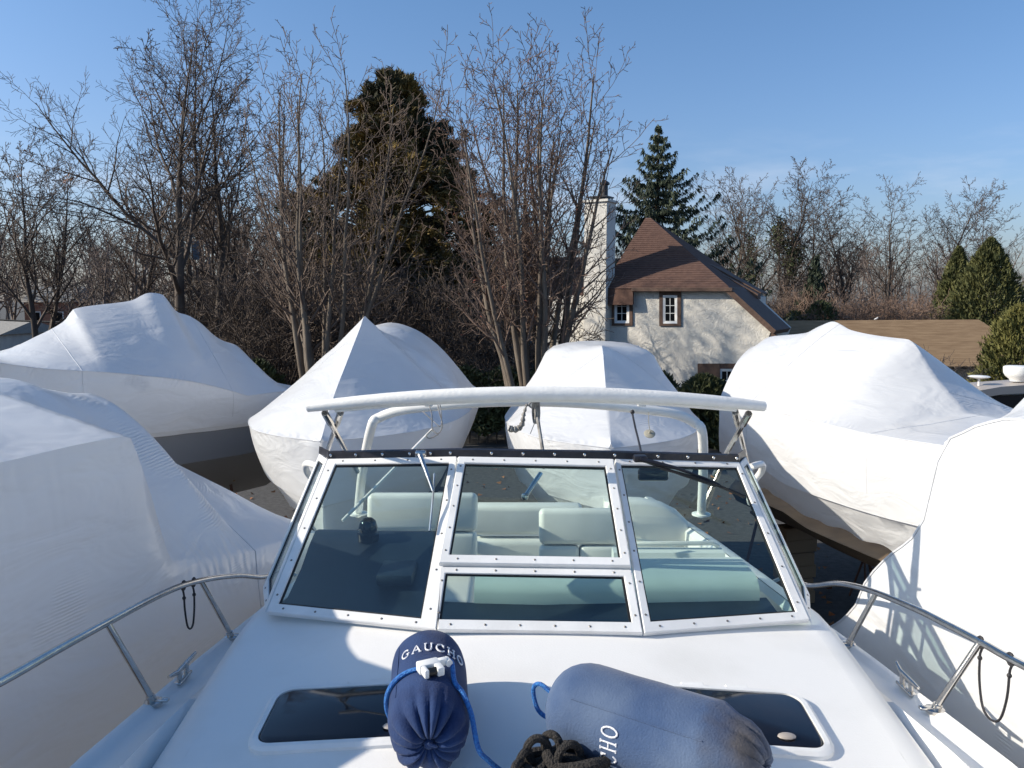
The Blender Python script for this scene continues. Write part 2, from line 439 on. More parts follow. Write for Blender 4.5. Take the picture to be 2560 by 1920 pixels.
# ------------------------------------------------------------------ ground and road
g = MB()
NG = 40
gx = [-700 + 1400 * i / NG for i in range(NG + 1)]
gy = [-60 + 1260 * i / NG for i in range(NG + 1)]
g.add([(x, y, 0.0) for y in gy for x in gx], [(j * (NG + 1) + i, j * (NG + 1) + i + 1, (j + 1) * (NG + 1) + i + 1, (j + 1) * (NG + 1) + i) for j in range(NG) for i in range(NG)])
o = g.build('ground', M_ground, sharp=None); o['kind'] = 'structure'
g = MB()
pts = [(-140, 66), (-60, 70), (-20, 78), (10, 92), (10, 99), (-20, 86), (-60, 78), (-140, 74)]
g.poly_slab([Vector((x, y, 0.02)) for x, y in pts], Vector((0, 0, -0.015)))
o = g.build('road', M_road, sharp=None); o['kind'] = 'structure'

# ------------------------------------------------------------------ the cruiser under our feet
boat = thing('motor_cruiser', 'white motor cruiser in the foreground with aluminium framed windscreen, foredeck and cockpit', 'boat', W(0, 3.2, -H + 0.02))
def zdeck(u, v): return -1.26 - 0.10 * (3.0 - min(v, 3.3)) - 0.05 * u * u
def gun(v): return -1.40 - 0.12 * (v - 2.2)
def te(v): return zdeck(1.10, v) - 0.11 * max(0.0, v - 3.3)
HBP = [(-1.0, 0.03), (-0.8, 0.36), (-0.4, 0.72), (0.2, 1.02), (0.9, 1.24), (1.6, 1.38), (2.4, 1.44), (3.5, 1.455), (5.0, 1.43), (7.0, 1.34)]
def interp(tab, x):
    if x <= tab[0][0]: return tab[0][1]
    for (a, b), (c, d) in zip(tab, tab[1:]):
        if x <= c: return b + (d - b) * (x - a) / (c - a)
    return tab[-1][1]
def us(v): return interp(HBP, v) / 1.455
def vbase(u):
    a = abs(u)
    return 3.0 if a < 0.39 else 3.0 + 0.2 * (a - 0.39) / 0.69
m = MB()
NU, NV = 44, 50
vs = []; fs = []
for i in range(NV + 1):
    for j in range(NU + 1):
        u = -1.10 + 2.2 * j / NU
        v = -1.0 + (vbase(u) + 0.07 + 1.0) * i / NV
        vs.append(W(u * us(v), v, zdeck(u, v)))
for i in range(NV):
    for j in range(NU):
        a = i * (NU + 1) + j
        fs.append((a, a + 1, a + NU + 2, a + NU + 1))
m.add(vs, fs)
m.build('foredeck', M_gel, boat)
vv = [-1.0 + 0.2 * i for i in range(41)]
SP = lambda v: [(1.10, te(v)), (1.155, te(v) - 0.008), (1.195, te(v) - 0.03), (1.228, te(v) - 0.075), (1.252, gun(v) + 0.055), (1.28, gun(v) + 0.016), (1.32, gun(v) + 0.002), (1.395, gun(v)), (1.412, gun(v) + 0.018), (1.44, gun(v) + 0.018), (1.455, gun(v)), (1.458, gun(v) - 0.07)]
m = MB()
for sgn in (-1, 1):
    rings = [[W(sgn * u * us(v), v, z) for u, z in SP(v)] for v in vv]
    m.loft(rings, closed=False)
m.build('side_deck', M_gel, boat, sharp=50)
m = MB()
for sgn in (-1, 1):
    rings = []
    for v in vv:
        k = us(v); gz = gun(v) - 0.06
        rings.append([W(sgn * 1.455 * k, v, gz), W(sgn * 1.47 * k, v, gz - 0.03), W(sgn * 1.42 * k, v, gz - 0.35), W(sgn * 1.33 * k, v, gz - 0.8), W(sgn * 1.18 * k, v, gz - 1.15), W(sgn * 0.6 * k, v, -3.15), W(0, v, -3.4 + 0.25 * max(0, 1 - v) ** 2)])
    m.loft(rings, closed=False)
v = 7.0
ends = [W(sg * 1.455 * us(7), 7.0, gun(7) - 0.06) for sg in (-1, 1)] + [W(1.18 * us(7), 7.0, gun(7) - 1.2), W(0, 7.0, -3.4), W(-1.18 * us(7), 7.0, gun(7) - 1.2)]
m.add(ends, [(0, 1, 2, 3, 4)])
m.build('hull', M_gelhull, boat, sharp=40)
# rub rail
m = MB()
for sgn in (-1, 1):
    m.tube([W(sgn * 1.478 * us(v), v, gun(v) - 0.10) for v in vv], 0.018, 6)
m.build('rub_rail', M_rubber, boat)

# --- cockpit
m = MB()
m.box(W(0, 5.5, -2.35), (2.3, 3.0, 0.06))
m.build('cockpit_sole', M_sole, boat)
m = MB()
for sgn in (-1, 1):
    m.loft([[W(sgn * 1.10 * us(v), v, te(v) - 0.004), W(sgn * 1.07 * us(v), v, te(v) - 0.03), W(sgn * 1.07 * us(v), v, -2.34)] for v in vv if v > 3.2], closed=False)
m.box(W(0, 6.95, (gun(7) - 2.35) / 2 + 0.02), (2.5, 0.1, 2.35 + gun(7)), bev=0.02)
m.build('cockpit_lining', M_gel, boat, sharp=40)
def extrude(prof, u0, u1, name, mt, parent=boat, n=6, bow=0.0, sharp=40):
    m = MB(); rings = []
    for i in range(n + 1):
        u = u0 + (u1 - u0) * i / n
        rings.append([W(u, v + bow * abs(u), z) for v, z in prof])
    m.loft(rings, closed=True)
    return m.build(name, mt, parent, sharp=sharp)
helm = extrude([(3.07, -1.34), (3.14, -1.315), (3.4, -1.285), (3.62, -1.235), (3.78, -1.17), (3.90, -1.138), (3.97, -1.15), (4.0, -1.19), (3.98, -2.3), (3.07, -2.3)], -1.075, -0.465, 'helm_dash', M_dash, bow=0.06)
m = MB()
m.lathe(W(-0.80, 3.88, -1.05), [(0.0001, -0.11), (0.05, -0.11), (0.052, -0.075), (0.04, -0.07), (0.046, -0.045), (0.038, -0.015), (0.02, 0.0), (0.0001, 0.004)], 14)
m.build('compass', M_smoke, helm)
m = MB()
m.box(W(-0.62, 3.60, -1.225), (0.16, 0.22, 0.05), bev=0.012)
m.build('instrument_hood', M_dash, helm)
lowdash = extrude([(3.04, -1.34), (3.1, -1.33), (3.40, -1.32), (3.46, -1.32), (3.46, -2.3), (3.04, -2.3)], -0.46, 1.02, 'lower_dash', M_dash, bow=0.1)
pad = extrude([(3.465, -1.34), (3.465, -1.275), (3.49, -1.245), (3.55, -1.228), (3.80, -1.232), (3.86, -1.25), (3.88, -1.29), (3.88, -1.42), (3.465, -1.42)], -0.27, 0.98, 'dash_pad', M_pad, n=10, bow=0.06)
box2 = extrude([(3.885, -1.6), (4.18, -1.40), (4.22, -1.325), (4.30, -1.32), (4.32, -1.34), (4.32, -2.3), (3.885, -2.3)], 0.42, 1.0, 'glove_locker', M_pad)
m = MB(); m.box(W(0.66, 4.155, -1.40), (0.17, 0.02, 0.055), bev=0.006); m.build('locker_latch', M_dash, box2)
m = MB(); m.tube([W(0.47, 4.29, -1.31), W(0.5, 4.28, -1.295), W(0.95, 4.28, -1.29), W(0.98, 4.29, -1.31)], 0.012, 8); m.build('grab_rail', M_tubew, box2)
extrude([(4.05, -1.9), (4.05, -1.88), (6.8, -1.9), (6.8, -2.0)], -1.06, -0.9, 'side_locker', M_carp)

def seat(name, u0, u1, v, ztop, zbot, parent=boat):
    m = MB(); uc = (u0 + u1) / 2; wd = u1 - u0
    tilt = R(10)
    ax = (Vector((1, 0, 0)), Vector((0, math.cos(tilt), -math.sin(tilt))), Vector((0, math.sin(tilt), math.cos(tilt))))
    hgt = ztop - zbot; h1 = hgt * 0.47
    m.box(W(uc, v + 0.02, ztop - h1 / 2), (wd, 0.14, h1), ax, bev=0.035, seg=3)
    s = m.build(name, M_vinyl, parent, sharp=60)
    for i in range(2):
        m = MB()
        wc = wd / 2 * 0.985
        m.box(W(u0 + wd * (0.25 + 0.5 * i), v - 0.015, zbot + (hgt - h1) / 2), (wc, 0.15, (hgt - h1) * 0.985), ax, bev=0.03, seg=3)
        m.build('backrest_pad', M_vinyl, s, sharp=60)
    m = MB(); m.box(W(uc, v - 0.27, zbot - 0.06), (wd * 0.98, 0.48, 0.14), bev=0.04, seg=3); m.build('seat_cushion', M_vinyl, s, sharp=60)
    m = MB(); m.box(W(uc, v - 0.2, (zbot - 0.14 - 2.32) / 2), (wd * 0.9, 0.42, (zbot - 0.14 + 2.32)), bev=0.02); m.build('seat_base', M_gel, s)
    return s
seat('helm_seat', -1.0, -0.33, 4.95, -1.19, -1.68)
seat('companion_seat', 0.05, 0.55, 5.05, -1.31, -1.78)
# rear bench
m = MB(); m.box(W(-0.02, 5.95, -1.61), (0.82, 0.16, 0.22), bev=0.04, seg=3)
rb = m.build('rear_bench', M_vinyl, boat, sharp=60)
m = MB(); m.box(W(-0.02, 5.9, -1.87), (0.78, 0.16, 0.26), bev=0.04, seg=3); m.build('bench_backrest', M_vinyl, rb, sharp=60)
m = MB(); m.box(W(-0.02, 5.66, -2.05), (0.78, 0.45, 0.12), bev=0.03); m.build('bench_cushion', M_vinyl, rb, sharp=60)
m = MB(); m.box(W(0.1, 5.62, -2.22), (0.36, 0.3, 0.2), bev=0.02); m.build('bench_locker', M_gel, rb)
# curved lounge back on the right
lp = [(0.50, -1.36), (0.62, -1.345), (0.75, -1.35), (0.88, -1.375), (0.99, -1.43), (1.06, -1.50), (1.10, -1.58), (1.11, -1.95), (0.50, -1.95)]
m = MB()
rings = []
for dv, ins in ((0.0, 0.05), (0.02, 0.015), (0.05, 0.0), (0.12, 0.0), (0.15, 0.015), (0.17, 0.05)):
    rings.append([W(0.80 + (u - 0.80) * (1 - ins * 1.6), 5.42 + dv, -1.68 + (z + 1.68) * (1 - ins * 1.6)) for u, z in lp])
m.loft(rings)
lo = m.build('curved_lounge', M_vinyl, boat, sharp=60)
m = MB(); m.tube([W(0.5, 5.415, -1.60), W(0.7, 5.415, -1.605), W(0.9, 5.415, -1.64), W(1.02, 5.42, -1.69)], 0.006, 6); m.build('lounge_piping', M_pad, lo)
m = MB(); m.box(W(0.8, 5.2, -1.92), (0.6, 0.4, 0.14), bev=0.04, seg=3); m.build('lounge_cushion', M_vinyl, lo, sharp=60)
m = MB(); m.box(W(0.8, 5.3, -2.14), (0.58, 0.5, 0.3)); m.build('lounge_base', M_gel, lo)

# --- windscreen
def plane3(a, b, c):
    n = (b - a).cross(c - a).normalized()
    return a, n
CJ = {}
cplane = plane3(W(0, 3.0, -1.249), W(0.4, 3.0, -1.249), W(0, 3.75, -0.737))
def toplane(pl, q): return [onplane(x, y, pl[0], pl[1]) for x, y in q]
jTL, jTR = toplane(cplane, [(1143, 1144), (1536, 1150)])
jBL, jBR = toplane(cplane, [(1091, 1577), (1610, 1586)])
oBL, oBR = W(-1.075, 3.205, -1.288), W(1.075, 3.205, -1.288)
oBL, oBR = P(668, 1533, oBL.y), P(2022, 1553, oBR.y - 0.03)
lplane = plane3(jBL, jTL, oBL)
rplane = plane3(jBR, jTR, oBR)
oTL, = toplane(lplane, [(822, 1150)])
oTR, = toplane(rplane, [(1846, 1158)])
screw_me = None
def add_screw(p, n, parent, r=0.0062):
    global screw_me
    if screw_me is None:
        mb = MB(); mb.lathe((0, 0, 0), [(0.0062, -0.002), (0.0062, 0.001), (0.004, 0.0028), (0.0008, 0.0032)], 8)
        me = bpy.data.meshes.new('screw'); me.from_pydata(mb.v, [], mb.f); me.update(); me.materials.append(M_screw)
        screw_me = me
    o = bpy.data.objects.new('screw', screw_me); COL.objects.link(o); o.parent = parent
    o.location = p - ORIG[parent.name]
    o.rotation_euler = n.to_track_quat('Z', 'Y').to_euler()
    s = r / 0.0062; o.scale = (s, s, s)
def panel(name, outer, inner, proud=0.0, th=0.022, screws=(5, 5, 5, 5), screw_r=0.0048, gl='glass_pane'):
    """outer / inner: four 3D corners TL TR BR BL"""
    n = (outer[1] - outer[0]).cross(outer[3] - outer[0]).normalized()
    if n.dot(CAM - outer[0]) < 0: n = -n
    f = n * (proud + th / 2); bk = n * (proud - th / 2)
    m = MB()
    ic = inner
    ch = 0.004
    def shrink(q, d):
        c = sum(q, Vector((0, 0, 0))) / 4
        return [p + (c - p).normalized() * d for p in q]
    rings = []
    o1 = shrink(outer, ch); i1 = shrink(inner, -ch)
    rings = [[p + bk for p in outer], [p + f - n * ch for p in outer], [p + f for p in o1], [p + f for p in i1], [p + f - n * ch for p in inner], [p + bk for p in inner]]
    vs = [p for r_ in rings for p in r_]; fs = []
    for i in range(6):
        for j in range(4):
            a = i * 4 + j; b = i * 4 + (j + 1) % 4; c = ((i + 1) % 6) * 4 + (j + 1) % 4; d = ((i + 1) % 6) * 4 + j
            fs.append((a, b, c, d))
    m.add(vs, fs)
    fr = m.build(name, M_frame, boat, sharp=25)
    m = MB()
    gi = shrink(inner, -0.006)
    m.poly_slab([p + n * (proud - 0.003) for p in gi], n * 0.005)
    m.build(gl, M_glass, fr, sharp=20)
    # dark rubber gasket inside the frame
    m = MB()
    g2 = shrink(inner, 0.009)
    go = shrink(inner, 0.0005)
    m.add([p + n * (proud + 0.0045) for p in go] + [p + n * (proud + 0.0045) for p in g2] + [p - n * 0.006 + n * proud for p in go] + [p - n * 0.006 + n * proud for p in g2],
          [(j, (j + 1) % 4, 4 + (j + 1) % 4, 4 + j) for j in range(4)] + [(8 + j, 8 + (j + 1) % 4, 12 + (j + 1) % 4, 12 + j) for j in range(4)] + [(4 + j, 4 + (j + 1) % 4, 12 + (j + 1) % 4, 12 + j) for j in range(4)])
    m.build('gasket', M_rubber, fr, sharp=20)
    for e in range(4):
        k = screws[e]
        a = (outer[e] + inner[e]) / 2; b = (outer[(e + 1) % 4] + inner[(e + 1) % 4]) / 2
        for i in range(k):
            add_screw(a.lerp(b, (i + 0.35) / (k - 0.3)) + f + n * 0.0005, n, fr, screw_r)
    return fr, n
wl, nl = panel('left_screen_frame', [oTL, jTL, jBL, oBL], toplane(lplane, [(840, 1164), (1124, 1160), (1054, 1549), (698, 1512)]), screws=(4, 5, 5, 5))
wr, nr = panel('right_screen_frame', [jTR, oTR, oBR, jBR], toplane(rplane, [(1551, 1165), (1841, 1171), (1988, 1532), (1625, 1557)]), screws=(4, 5, 5, 6))
wc, ncn = panel('vent_screen_frame', toplane(cplane, [(1147, 1152), (1532, 1158), (1576, 1425), (1098, 1418)]), toplane(cplane, [(1163, 1168), (1513, 1176), (1550, 1404), (1124, 1397)]), proud=0.016, th=0.028, screws=(5, 5, 5, 5), screw_r=0.0046)
wlw, _ = panel('lower_screen_frame', toplane(cplane, [(1100, 1421), (1578, 1428), (1606, 1585), (1094, 1577)]), toplane(cplane, [(1114, 1436), (1559, 1444), (1579, 1559), (1098, 1552)]), screws=(5, 2, 6, 2))
m = MB()
pts = [jTL + (jBL - jTL) * 0.004, jTR + (jBR - jTR) * 0.004]
m.box((pts[0] + pts[1]) / 2 - cplane[1] * 0.0, ((pts[1] - pts[0]).length, 0.02, 0.016), bev=0.003)
m.build('screen_header', M_frame, boat)
def wing(name, b, t, sg):
    ab = b + Vector((sg * 0.082, 0.24, 0.012)); at = t + Vector((sg * 0.083, 0.2, -0.012))
    outer = [t, at, ab, b]
    def bl(a, c): return outer[0].lerp(outer[1], a).lerp(outer[3].lerp(outer[2], a), c)
    inner = [bl(0.2, 0.05), bl(0.86, 0.05), bl(0.84, 0.92), bl(0.2, 0.95)]
    fr, n = panel(name, outer, inner, th=0.02, screws=(0, 0, 2, 0))
    return at, ab
atL, abL = wing('left_wing_frame', oBL, oTL, -1)
atR, abR = wing('right_wing_frame', oBR, oTR, 1)
# black snap strip along the top
m = MB()
up = Vector((0, 0, 1))
path = [atL + Vector((-.005, .02, -.004)), oTL, jTL, jTR, oTR, atR + Vector((.005, .02, -.004))]
rings = []
for i, p in enumerate(path):
    back = Vector((0, 0.012, 0)) if 0 < i < 5 else Vector((0, 0.0, 0))
    q = p + Vector((0, 0.004, 0.004))
    ff = Vector((0, -0.014, 0)) if 0 < i < 5 else Vector((0.014 if i == 0 else -0.014, -0.006, 0))
    rings.append([q + ff, q + ff * 0.6 + up * 0.034, q - ff * 0.7 + up * 0.038, q - ff + up * 0.0])
m.loft(rings)
strip = m.build('snap_strip', M_black, boat, sharp=30)
def snap_at(p):
    m = MB(); m.sphere(p, 0.0075, 8, 5, (1, 0.6, 1)); m.build('snap', M_snap, strip)
L1 = [(1, 2, 0.02), (1, 2, .22), (1, 2, .43), (1, 2, .64), (1, 2, .8), (1, 2, .95), (2, 3, .22), (2, 3, .42), (2, 3, .62), (2, 3, .81), (2, 3, 1.0), (3, 4, .34), (3, 4, .58), (3, 4, .79), (3, 4, .98)]
for a, b, t in L1:
    snap_at(path[a].lerp(path[b], t) + Vector((0, -0.011, 0.024)))
# wipers
m = MB()
wp = [P(1050, 1136, 3.66), P(1068, 1185, 3.60), P(1083, 1228, 3.53)]
m.tube(wp, [0.011, 0.008, 0.006], 8)
m.box(P(1052, 1134, 3.69), (0.05, 0.05, 0.03), bev=0.008)
wa = m.build('wiper_arm', M_steel, boat)
m = MB(); m.tube([P(1086, 1185, 3.60), P(1083, 1235, 3.52), P(1078, 1290, 3.44), P(1074, 1328, 3.38)], 0.005, 6); m.build('wiper_blade', M_steel, wa)
m = MB()
m.tube([P(1600, 1148, 3.66), P(1690, 1170, 3.64), P(1762, 1196, 3.62), P(1800, 1212, 3.60)], [0.012, 0.008, 0.006, 0.005], 8)
m.tube([P(1600, 1150, 3.67), P(1700, 1186, 3.63), P(1790, 1216, 3.60)], 0.005, 6)
m.box(P(1600, 1146, 3.68), (0.06, 0.05, 0.03), bev=0.008)
wa = m.build('wiper_arm', M_black, boat)
m = MB(); m.tube([P(1650, 1170, 3.655), P(1730, 1192, 3.62), P(1800, 1216, 3.58), P(1862, 1243, 3.55)], 0.007, 6); m.build('wiper_blade', M_rubber, wa)
m = MB(); m.box(P(1633, 1186, 3.98), (0.15, 0.03, 0.065), bev=0.015); m.build('rear_view_mirror', M_tintdark, boat)

# --- folded bimini roll on crossed struts, and the arch behind
def arc_pts(l, c, r, n=16):
    out_ = []
    for i in range(n + 1):
        t = i / n
        out_.append(l * (1 - t) ** 2 + (c * 2 - (l + r) / 2) * 2 * t * (1 - t) + r * t ** 2)
    return out_
bl, bc, br = P(770, 1018, 3.66), P(1335, 984, 3.56), P(1911, 1016, 3.66)
ap = arc_pts(bl, bc, br)
m = MB()
rad = [0.022 + 0.0095 * math.sin(math.pi * i / 16) ** 0.6 for i in range(17)]
m.tube(ap, rad, 16)
bim = m.build('bimini_roll', M_canvas, boat, sharp=50)
m = MB()
m.tube([p + Vector((0, 0.010, -0.029)) for p in ap[1:-1]], 0.010, 8)
m.build('bimini_bow', M_tubew, bim)
stm = []
for sg, tops, feet in ((-1, [(812, 1032), (851, 1032)], [(869, 1135), (816, 1135)]), (1, [(1872, 1034), (1838, 1030)], [(1812, 1140), (1864, 1142)])):
    for i in range(2):
        a = P(*tops[i], 3.66 + 0.02 * i); b = P(*feet[i], 4.05 + 0.25 * i)
        b2 = a + (b - a) * 1.5
        m = MB(); m.tube([a, b2], 0.0125, 8); m.tube([a, a + (b2 - a) * 0.16], 0.0165, 8)
        m.build('bimini_strut', M_steel, boat)
al, ar = W(-1.26, 5.95, te(5.95)), W(1.26, 5.95, te(5.95))
tl0, tl1 = P(936, 1048, 5.35), P(1000, 1026, 5.3)
tr0, tr1 = P(1748, 1062, 5.35), P(1690, 1036, 5.3)
pth = [al, al.lerp(tl0, .5) + Vector((-.02, 0, 0)), tl0 + Vector((-0.02, 0, -0.05)), tl0 + Vector((.03, 0, 0.01)), tl1] + arc_pts(tl1, P(1340, 1004, 5.2), tr1, 8)[1:-1] + [tr1, tr0 + Vector((-.03, 0, 0.012)), tr0 + Vector((.02, 0, -0.05)), tr0.lerp(ar, .5) + Vector((.02, 0, 0)), ar]
m = MB(); m.tube(curve(pth, 4), 0.032, 12)
for q in (al, ar): m.lathe(q, [(0.07, 0), (0.07, 0.012), (0.045, 0.02)], 14)
arch = m.build('cockpit_arch', M_tubew, boat, sharp=60)
for px in (1072, 1604):
    m = MB(); q = P(px, 1005, 4.9); m.box(q + Vector((0, 0, 0.01)), (0.05, 0.05, 0.07), bev=0.006); m.build('arch_bracket', M_tubew, arch)
# thin prop poles
m = MB(); m.tube([P(1081, 1074, 4.75), P(856, 1302, 4.3)], 0.009, 8); m.build('prop_pole', M_tubew, boat)
m = MB(); m.tube([P(1344, 1045, 5.0), P(1357, 1128, 4.8), P(1360, 1170, 4.7)], 0.011, 8); m.build('prop_pole', M_greycord, boat)
m = MB(); m.tube([P(1352, 1183, 4.2), P(1316, 1237, 4.1)], 0.012, 8); m.sphere(P(1312, 1242, 4.1), 0.02, 8, 5); m.build('vent_stay', M_steel, boat)

# --- deck hatches
def hatch(cu, cv, wd, hg, flip):
    def rr(w2, h2, rad, z, n=6):
        pts = []
        for (sx, sy, a0) in ((1, 1, 0), (-1, 1, 90), (-1, -1, 180), (1, -1, 270)):
            for i in range(n + 1):
                a = R(a0 + 90 * i / n)
                u = cu + sx * (w2 - rad) + rad * math.cos(a); v = cv + sy * (h2 - rad) + rad * math.sin(a)
                pts.append(W(u, v, zdeck(u, v) + z))
        return pts
    m = MB()
    a, b = wd / 2, hg / 2
    fr = [rr(a + .030, b + .030, .075, -0.002), rr(a + .030, b + .030, .075, 0.012), rr(a + .018, b + .018, .065, 0.020), rr(a + .002, b + .002, .05, 0.020), rr(a, b, .05, 0.006)]
    m.loft(fr, True, False, False)
    h = m.build('hatch', M_frame, boat, sharp=30)
    m = MB(); m.loft([rr(a - .002, b - .002, .05, 0.004), rr(a - .002, b - .002, .05, 0.017), rr(a - .008, b - .008, .045, 0.019)], True, True, True)
    m.build('hatch_lens', M_smoke, h, sharp=25)
    for k in (-0.09, 0.06):
        m = MB(); u = cu + k * flip; v = cv + b + 0.035
        m.box(W(u, v, zdeck(u, v) + 0.006), (0.075, 0.03, 0.012), bev=0.002, seg=1); m.build('hatch_hinge', M_frame, h)
    u, v = cu + 0.14 * flip, cv - b + 0.045
    m = MB(); m.sphere(W(u, v, zdeck(u, v) + 0.021), 0.024, 10, 6, (1.2, 0.8, 0.35)); m.build('hatch_latch', M_cabgrey, h)
hatch(-0.605, 2.515, 0.54, 0.285, 1)
hatch(0.60, 2.50, 0.50, 0.285, 1)

# --- bow rails
def rail_pt(px, py, u):
    p0 = W(u, 0, 0); n = Vector((math.cos(PSI), -math.sin(PSI), 0))
    return onplane(px, py, p0, n)
railL = [(-420, 1925), (0, 1705), (140, 1626), (270, 1555), (380, 1497), (455, 1464), (530, 1446), (600, 1439), (660, 1442)]
railR = [(3000, 1880), (2560, 1664), (2447, 1602), (2360, 1557), (2291, 1523), (2192, 1482), (2135, 1465), (2086, 1459), (2020, 1464)]
for sg, pxs, sts in ((-1, railL, [((385, 1768), (268, 1557)), ((580, 1600), (503, 1453))]), (1, railR, [((2119, 1631), (2190, 1483)), ((2334, 1820), (2450, 1606))])):
    pts = [rail_pt(x, y, sg * 1.50) for x, y in pxs]
    last = pts[-1]
    pts += [Vector((last.x - sg * 0.02, last.y + 0.25, last.z - 0.04)), Vector((last.x - sg * 0.06, last.y + 0.42, last.z - 0.13))]
    m = MB(); m.tube(curve(pts, 6), 0.0135, 10)
    rl = m.build('bow_rail', M_steel, boat, sharp=60)
    for b, t in sts:
        bp = rail_pt(*b, sg * 1.405); tp = rail_pt(*t, sg * 1.50)
        u, v, z = loc_uv(bp); bp = W(u, v, gun(v) + 0.018)
        m = MB(); m.tube([bp, tp], 0.0115, 10); m.tube([bp - Vector((0, 0, .01)), bp + (tp - bp) * 0.08], 0.016, 10)
        m.lathe(bp, [(0.034, -0.006), (0.034, 0.004), (0.02, 0.008)], 12)
        m.box(bp + Vector((-sg * 0.03, 0.0, 0.006)), (0.05, 0.022, 0.012), bev=0.004)
        m.build('stanchion', M_steel, rl, sharp=50)
    # cleat
    v = 3.03 if sg > 0 else 3.12
    c = W(sg * 1.40, v, gun(v) + 0.02)
    m = MB()
    m.tube([c + Vector((-.01, -.11, .055)), c + Vector((0, -.05, .045)), c + Vector((0, .05, .045)), c + Vector((.01, .11, .055))], [0.006, 0.010, 0.010, 0.006], 8)
    for dy in (-0.035, 0.035): m.tube([c + Vector((0, dy, -.01)), c + Vector((0, dy, .045))], 0.010, 8)
    m.box(c, (0.03, 0.12, 0.012), bev=0.004)
    m.build('cleat', M_steel, boat, sharp=50)
# white hand rails at the windscreen corners
for sg in (-1, 1):
    m = MB()
    m.tube(curve([W(sg * 1.08, 4.08, -0.84), W(sg * 1.17, 4.2, -0.85), W(sg * 1.21, 4.34, -0.92), W(sg * 1.17, 4.40, -1.02), W(sg * 1.12, 4.2, -1.05)], 6), 0.018, 10)
    m.build('hand_rail', M_tubew, boat, sharp=60)

# ------------------------------------------------------------------ fenders, ropes and small things on the cruiser
LET = {
 'G': [[(.72, .82), (.56, .97), (.38, 1), (.16, .90), (.03, .68), (0, .5), (.03, .3), (.16, .1), (.38, 0), (.58, .04), (.70, .14), (.70, .42)], [(.50, .42), (.86, .42)]],
 'A': [[(.02, 0), (.40, 1), (.78, 0)], [(.16, .34), (.64, .34)], [(-.08, 0), (.16, 0)], [(.62, 0), (.90, 0)]],
 'U': [[(.10, 1), (.10, .35), (.18, .1), (.40, 0), (.62, .1), (.70, .35), (.70, 1)], [(-.04, 1), (.24, 1)], [(.58, 1), (.84, 1)]],
 'C': [[(.74, .78), (.58, .96), (.38, 1), (.16, .90), (.03, .68), (0, .5), (.03, .3), (.16, .1), (.38, 0), (.58, .04), (.76, .2)], [(.74, .66), (.74, .98)]],
 'H': [[(.10, 0), (.10, 1)], [(.70, 0), (.70, 1)], [(.10, .5), (.70, .5)], [(-.04, 0), (.24, 0)], [(.56, 0), (.84, 0)], [(-.04, 1), (.24, 1)], [(.56, 1), (.84, 1)]],
 'O': [[(.4 + .4 * math.cos(2 * math.pi * i / 14), .5 + .5 * math.sin(2 * math.pi * i / 14)) for i in range(15)]],
}
def fender(label, g_end, a, L, r0, ang0, x0, mt, pleat=1.0):
    a = a.normalized(); e1 = (Vector((0, 0, 1)) - a * a.z).normalized(); e2 = a.cross(e1)
    root = thing('boat_fender', label, 'fender', g_end + a * (L / 2) - e1 * r0)
    prof = [(0.030, 0.004), (0.018, 0.012), (0.004, 0.022), (-0.004, 0.034), (0.0, 0.05), (0.010, 0.068), (0.028, 0.088), (0.055, 0.104), (0.09, 0.113), (0.13, r0)]
    n1 = 12
    for i in range(1, n1): prof.append((0.13 + (L - 0.12 - 0.13) * i / n1, r0))
    for i in range(0, 9):
        t = math.pi / 2 * i / 8
        prof.append((L - 0.12 + 0.12 * math.sin(t), max(r0 * math.cos(t) ** 0.9, 0.004)))
    NS = 88; rings = []
    for x, r in prof:
        ring = []
        k = max(0.0, 1 - max(0, x - 0.02) / 0.10) * min(1, r / 0.05)
        for j in range(NS):
            th = 2 * math.pi * j / NS
            fold = k * (0.12 * abs(math.sin(7.5 * th + 0.6 * math.sin(3 * th))) ** 0.7 - 0.055 + 0.04 * math.sin(5 * th + 1))
            fold *= pleat
            q = g_end + a * (x + (0.10 * r if False else 0) + -fold * 0.22)
            rr_ = r * (1 + fold)
            nz = noise.noise(Vector((x * 7, math.cos(th) * 1.5, math.sin(th) * 1.5)) + g_end * 3) * 0.0035
            ring.append(q + (e1 * math.cos(th) + e2 * math.sin(th)) * (rr_ + nz))
        rings.append(ring)
    m = MB(); m.loft(rings)
    body = m.build('fender_cover', mt, root, sharp=70)
    m = MB()
    S = 0.046
    rr_ = r0 + 0.0015
    for i, ch in enumerate('GAUCHO'):
        for st in LET[ch]:
            dense = []
            for p, q in zip(st, st[1:]):
                for k in range(3): dense.append((p[0] + (q[0] - p[0]) * k / 3, p[1] + (q[1] - p[1]) * k / 3))
            dense.append(st[-1])
            pts = []
            for sx, sy in dense:
                th = ang0 + (i * 0.037 + sx * 0.031) / r0
                pts.append(g_end + a * (x0 + sy * S) + (e1 * math.cos(th) + e2 * math.sin(th)) * rr_)
            m.tube(pts, 0.0027 if len(st) > 2 else 0.0024, 6)
    m.build('embroidered_name', M_thread, root)
    m = MB()        # drawstring knot
    m.sphere(g_end + a * 0.012, 0.016, 8, 6)
    m.tube(curve([g_end + a * 0.01, g_end - a * 0.012 + e1 * 0.012, g_end - a * 0.006 + e2 * 0.02, g_end + a * 0.012 - e1 * 0.012], 4), 0.004, 6)
    m.build('drawstring_knot', mt, root)
    # stitched seam along the body
    m = MB()
    th = R(-52)
    m.tube([g_end + a * (0.13 + (L - 0.25) * i / 14) + (e1 * math.cos(th) + e2 * math.sin(th)) * (r0 + 0.0005) for i in range(15)], 0.0022, 5)
    m.build('seam', mt, root)
    return root, a, e1, e2
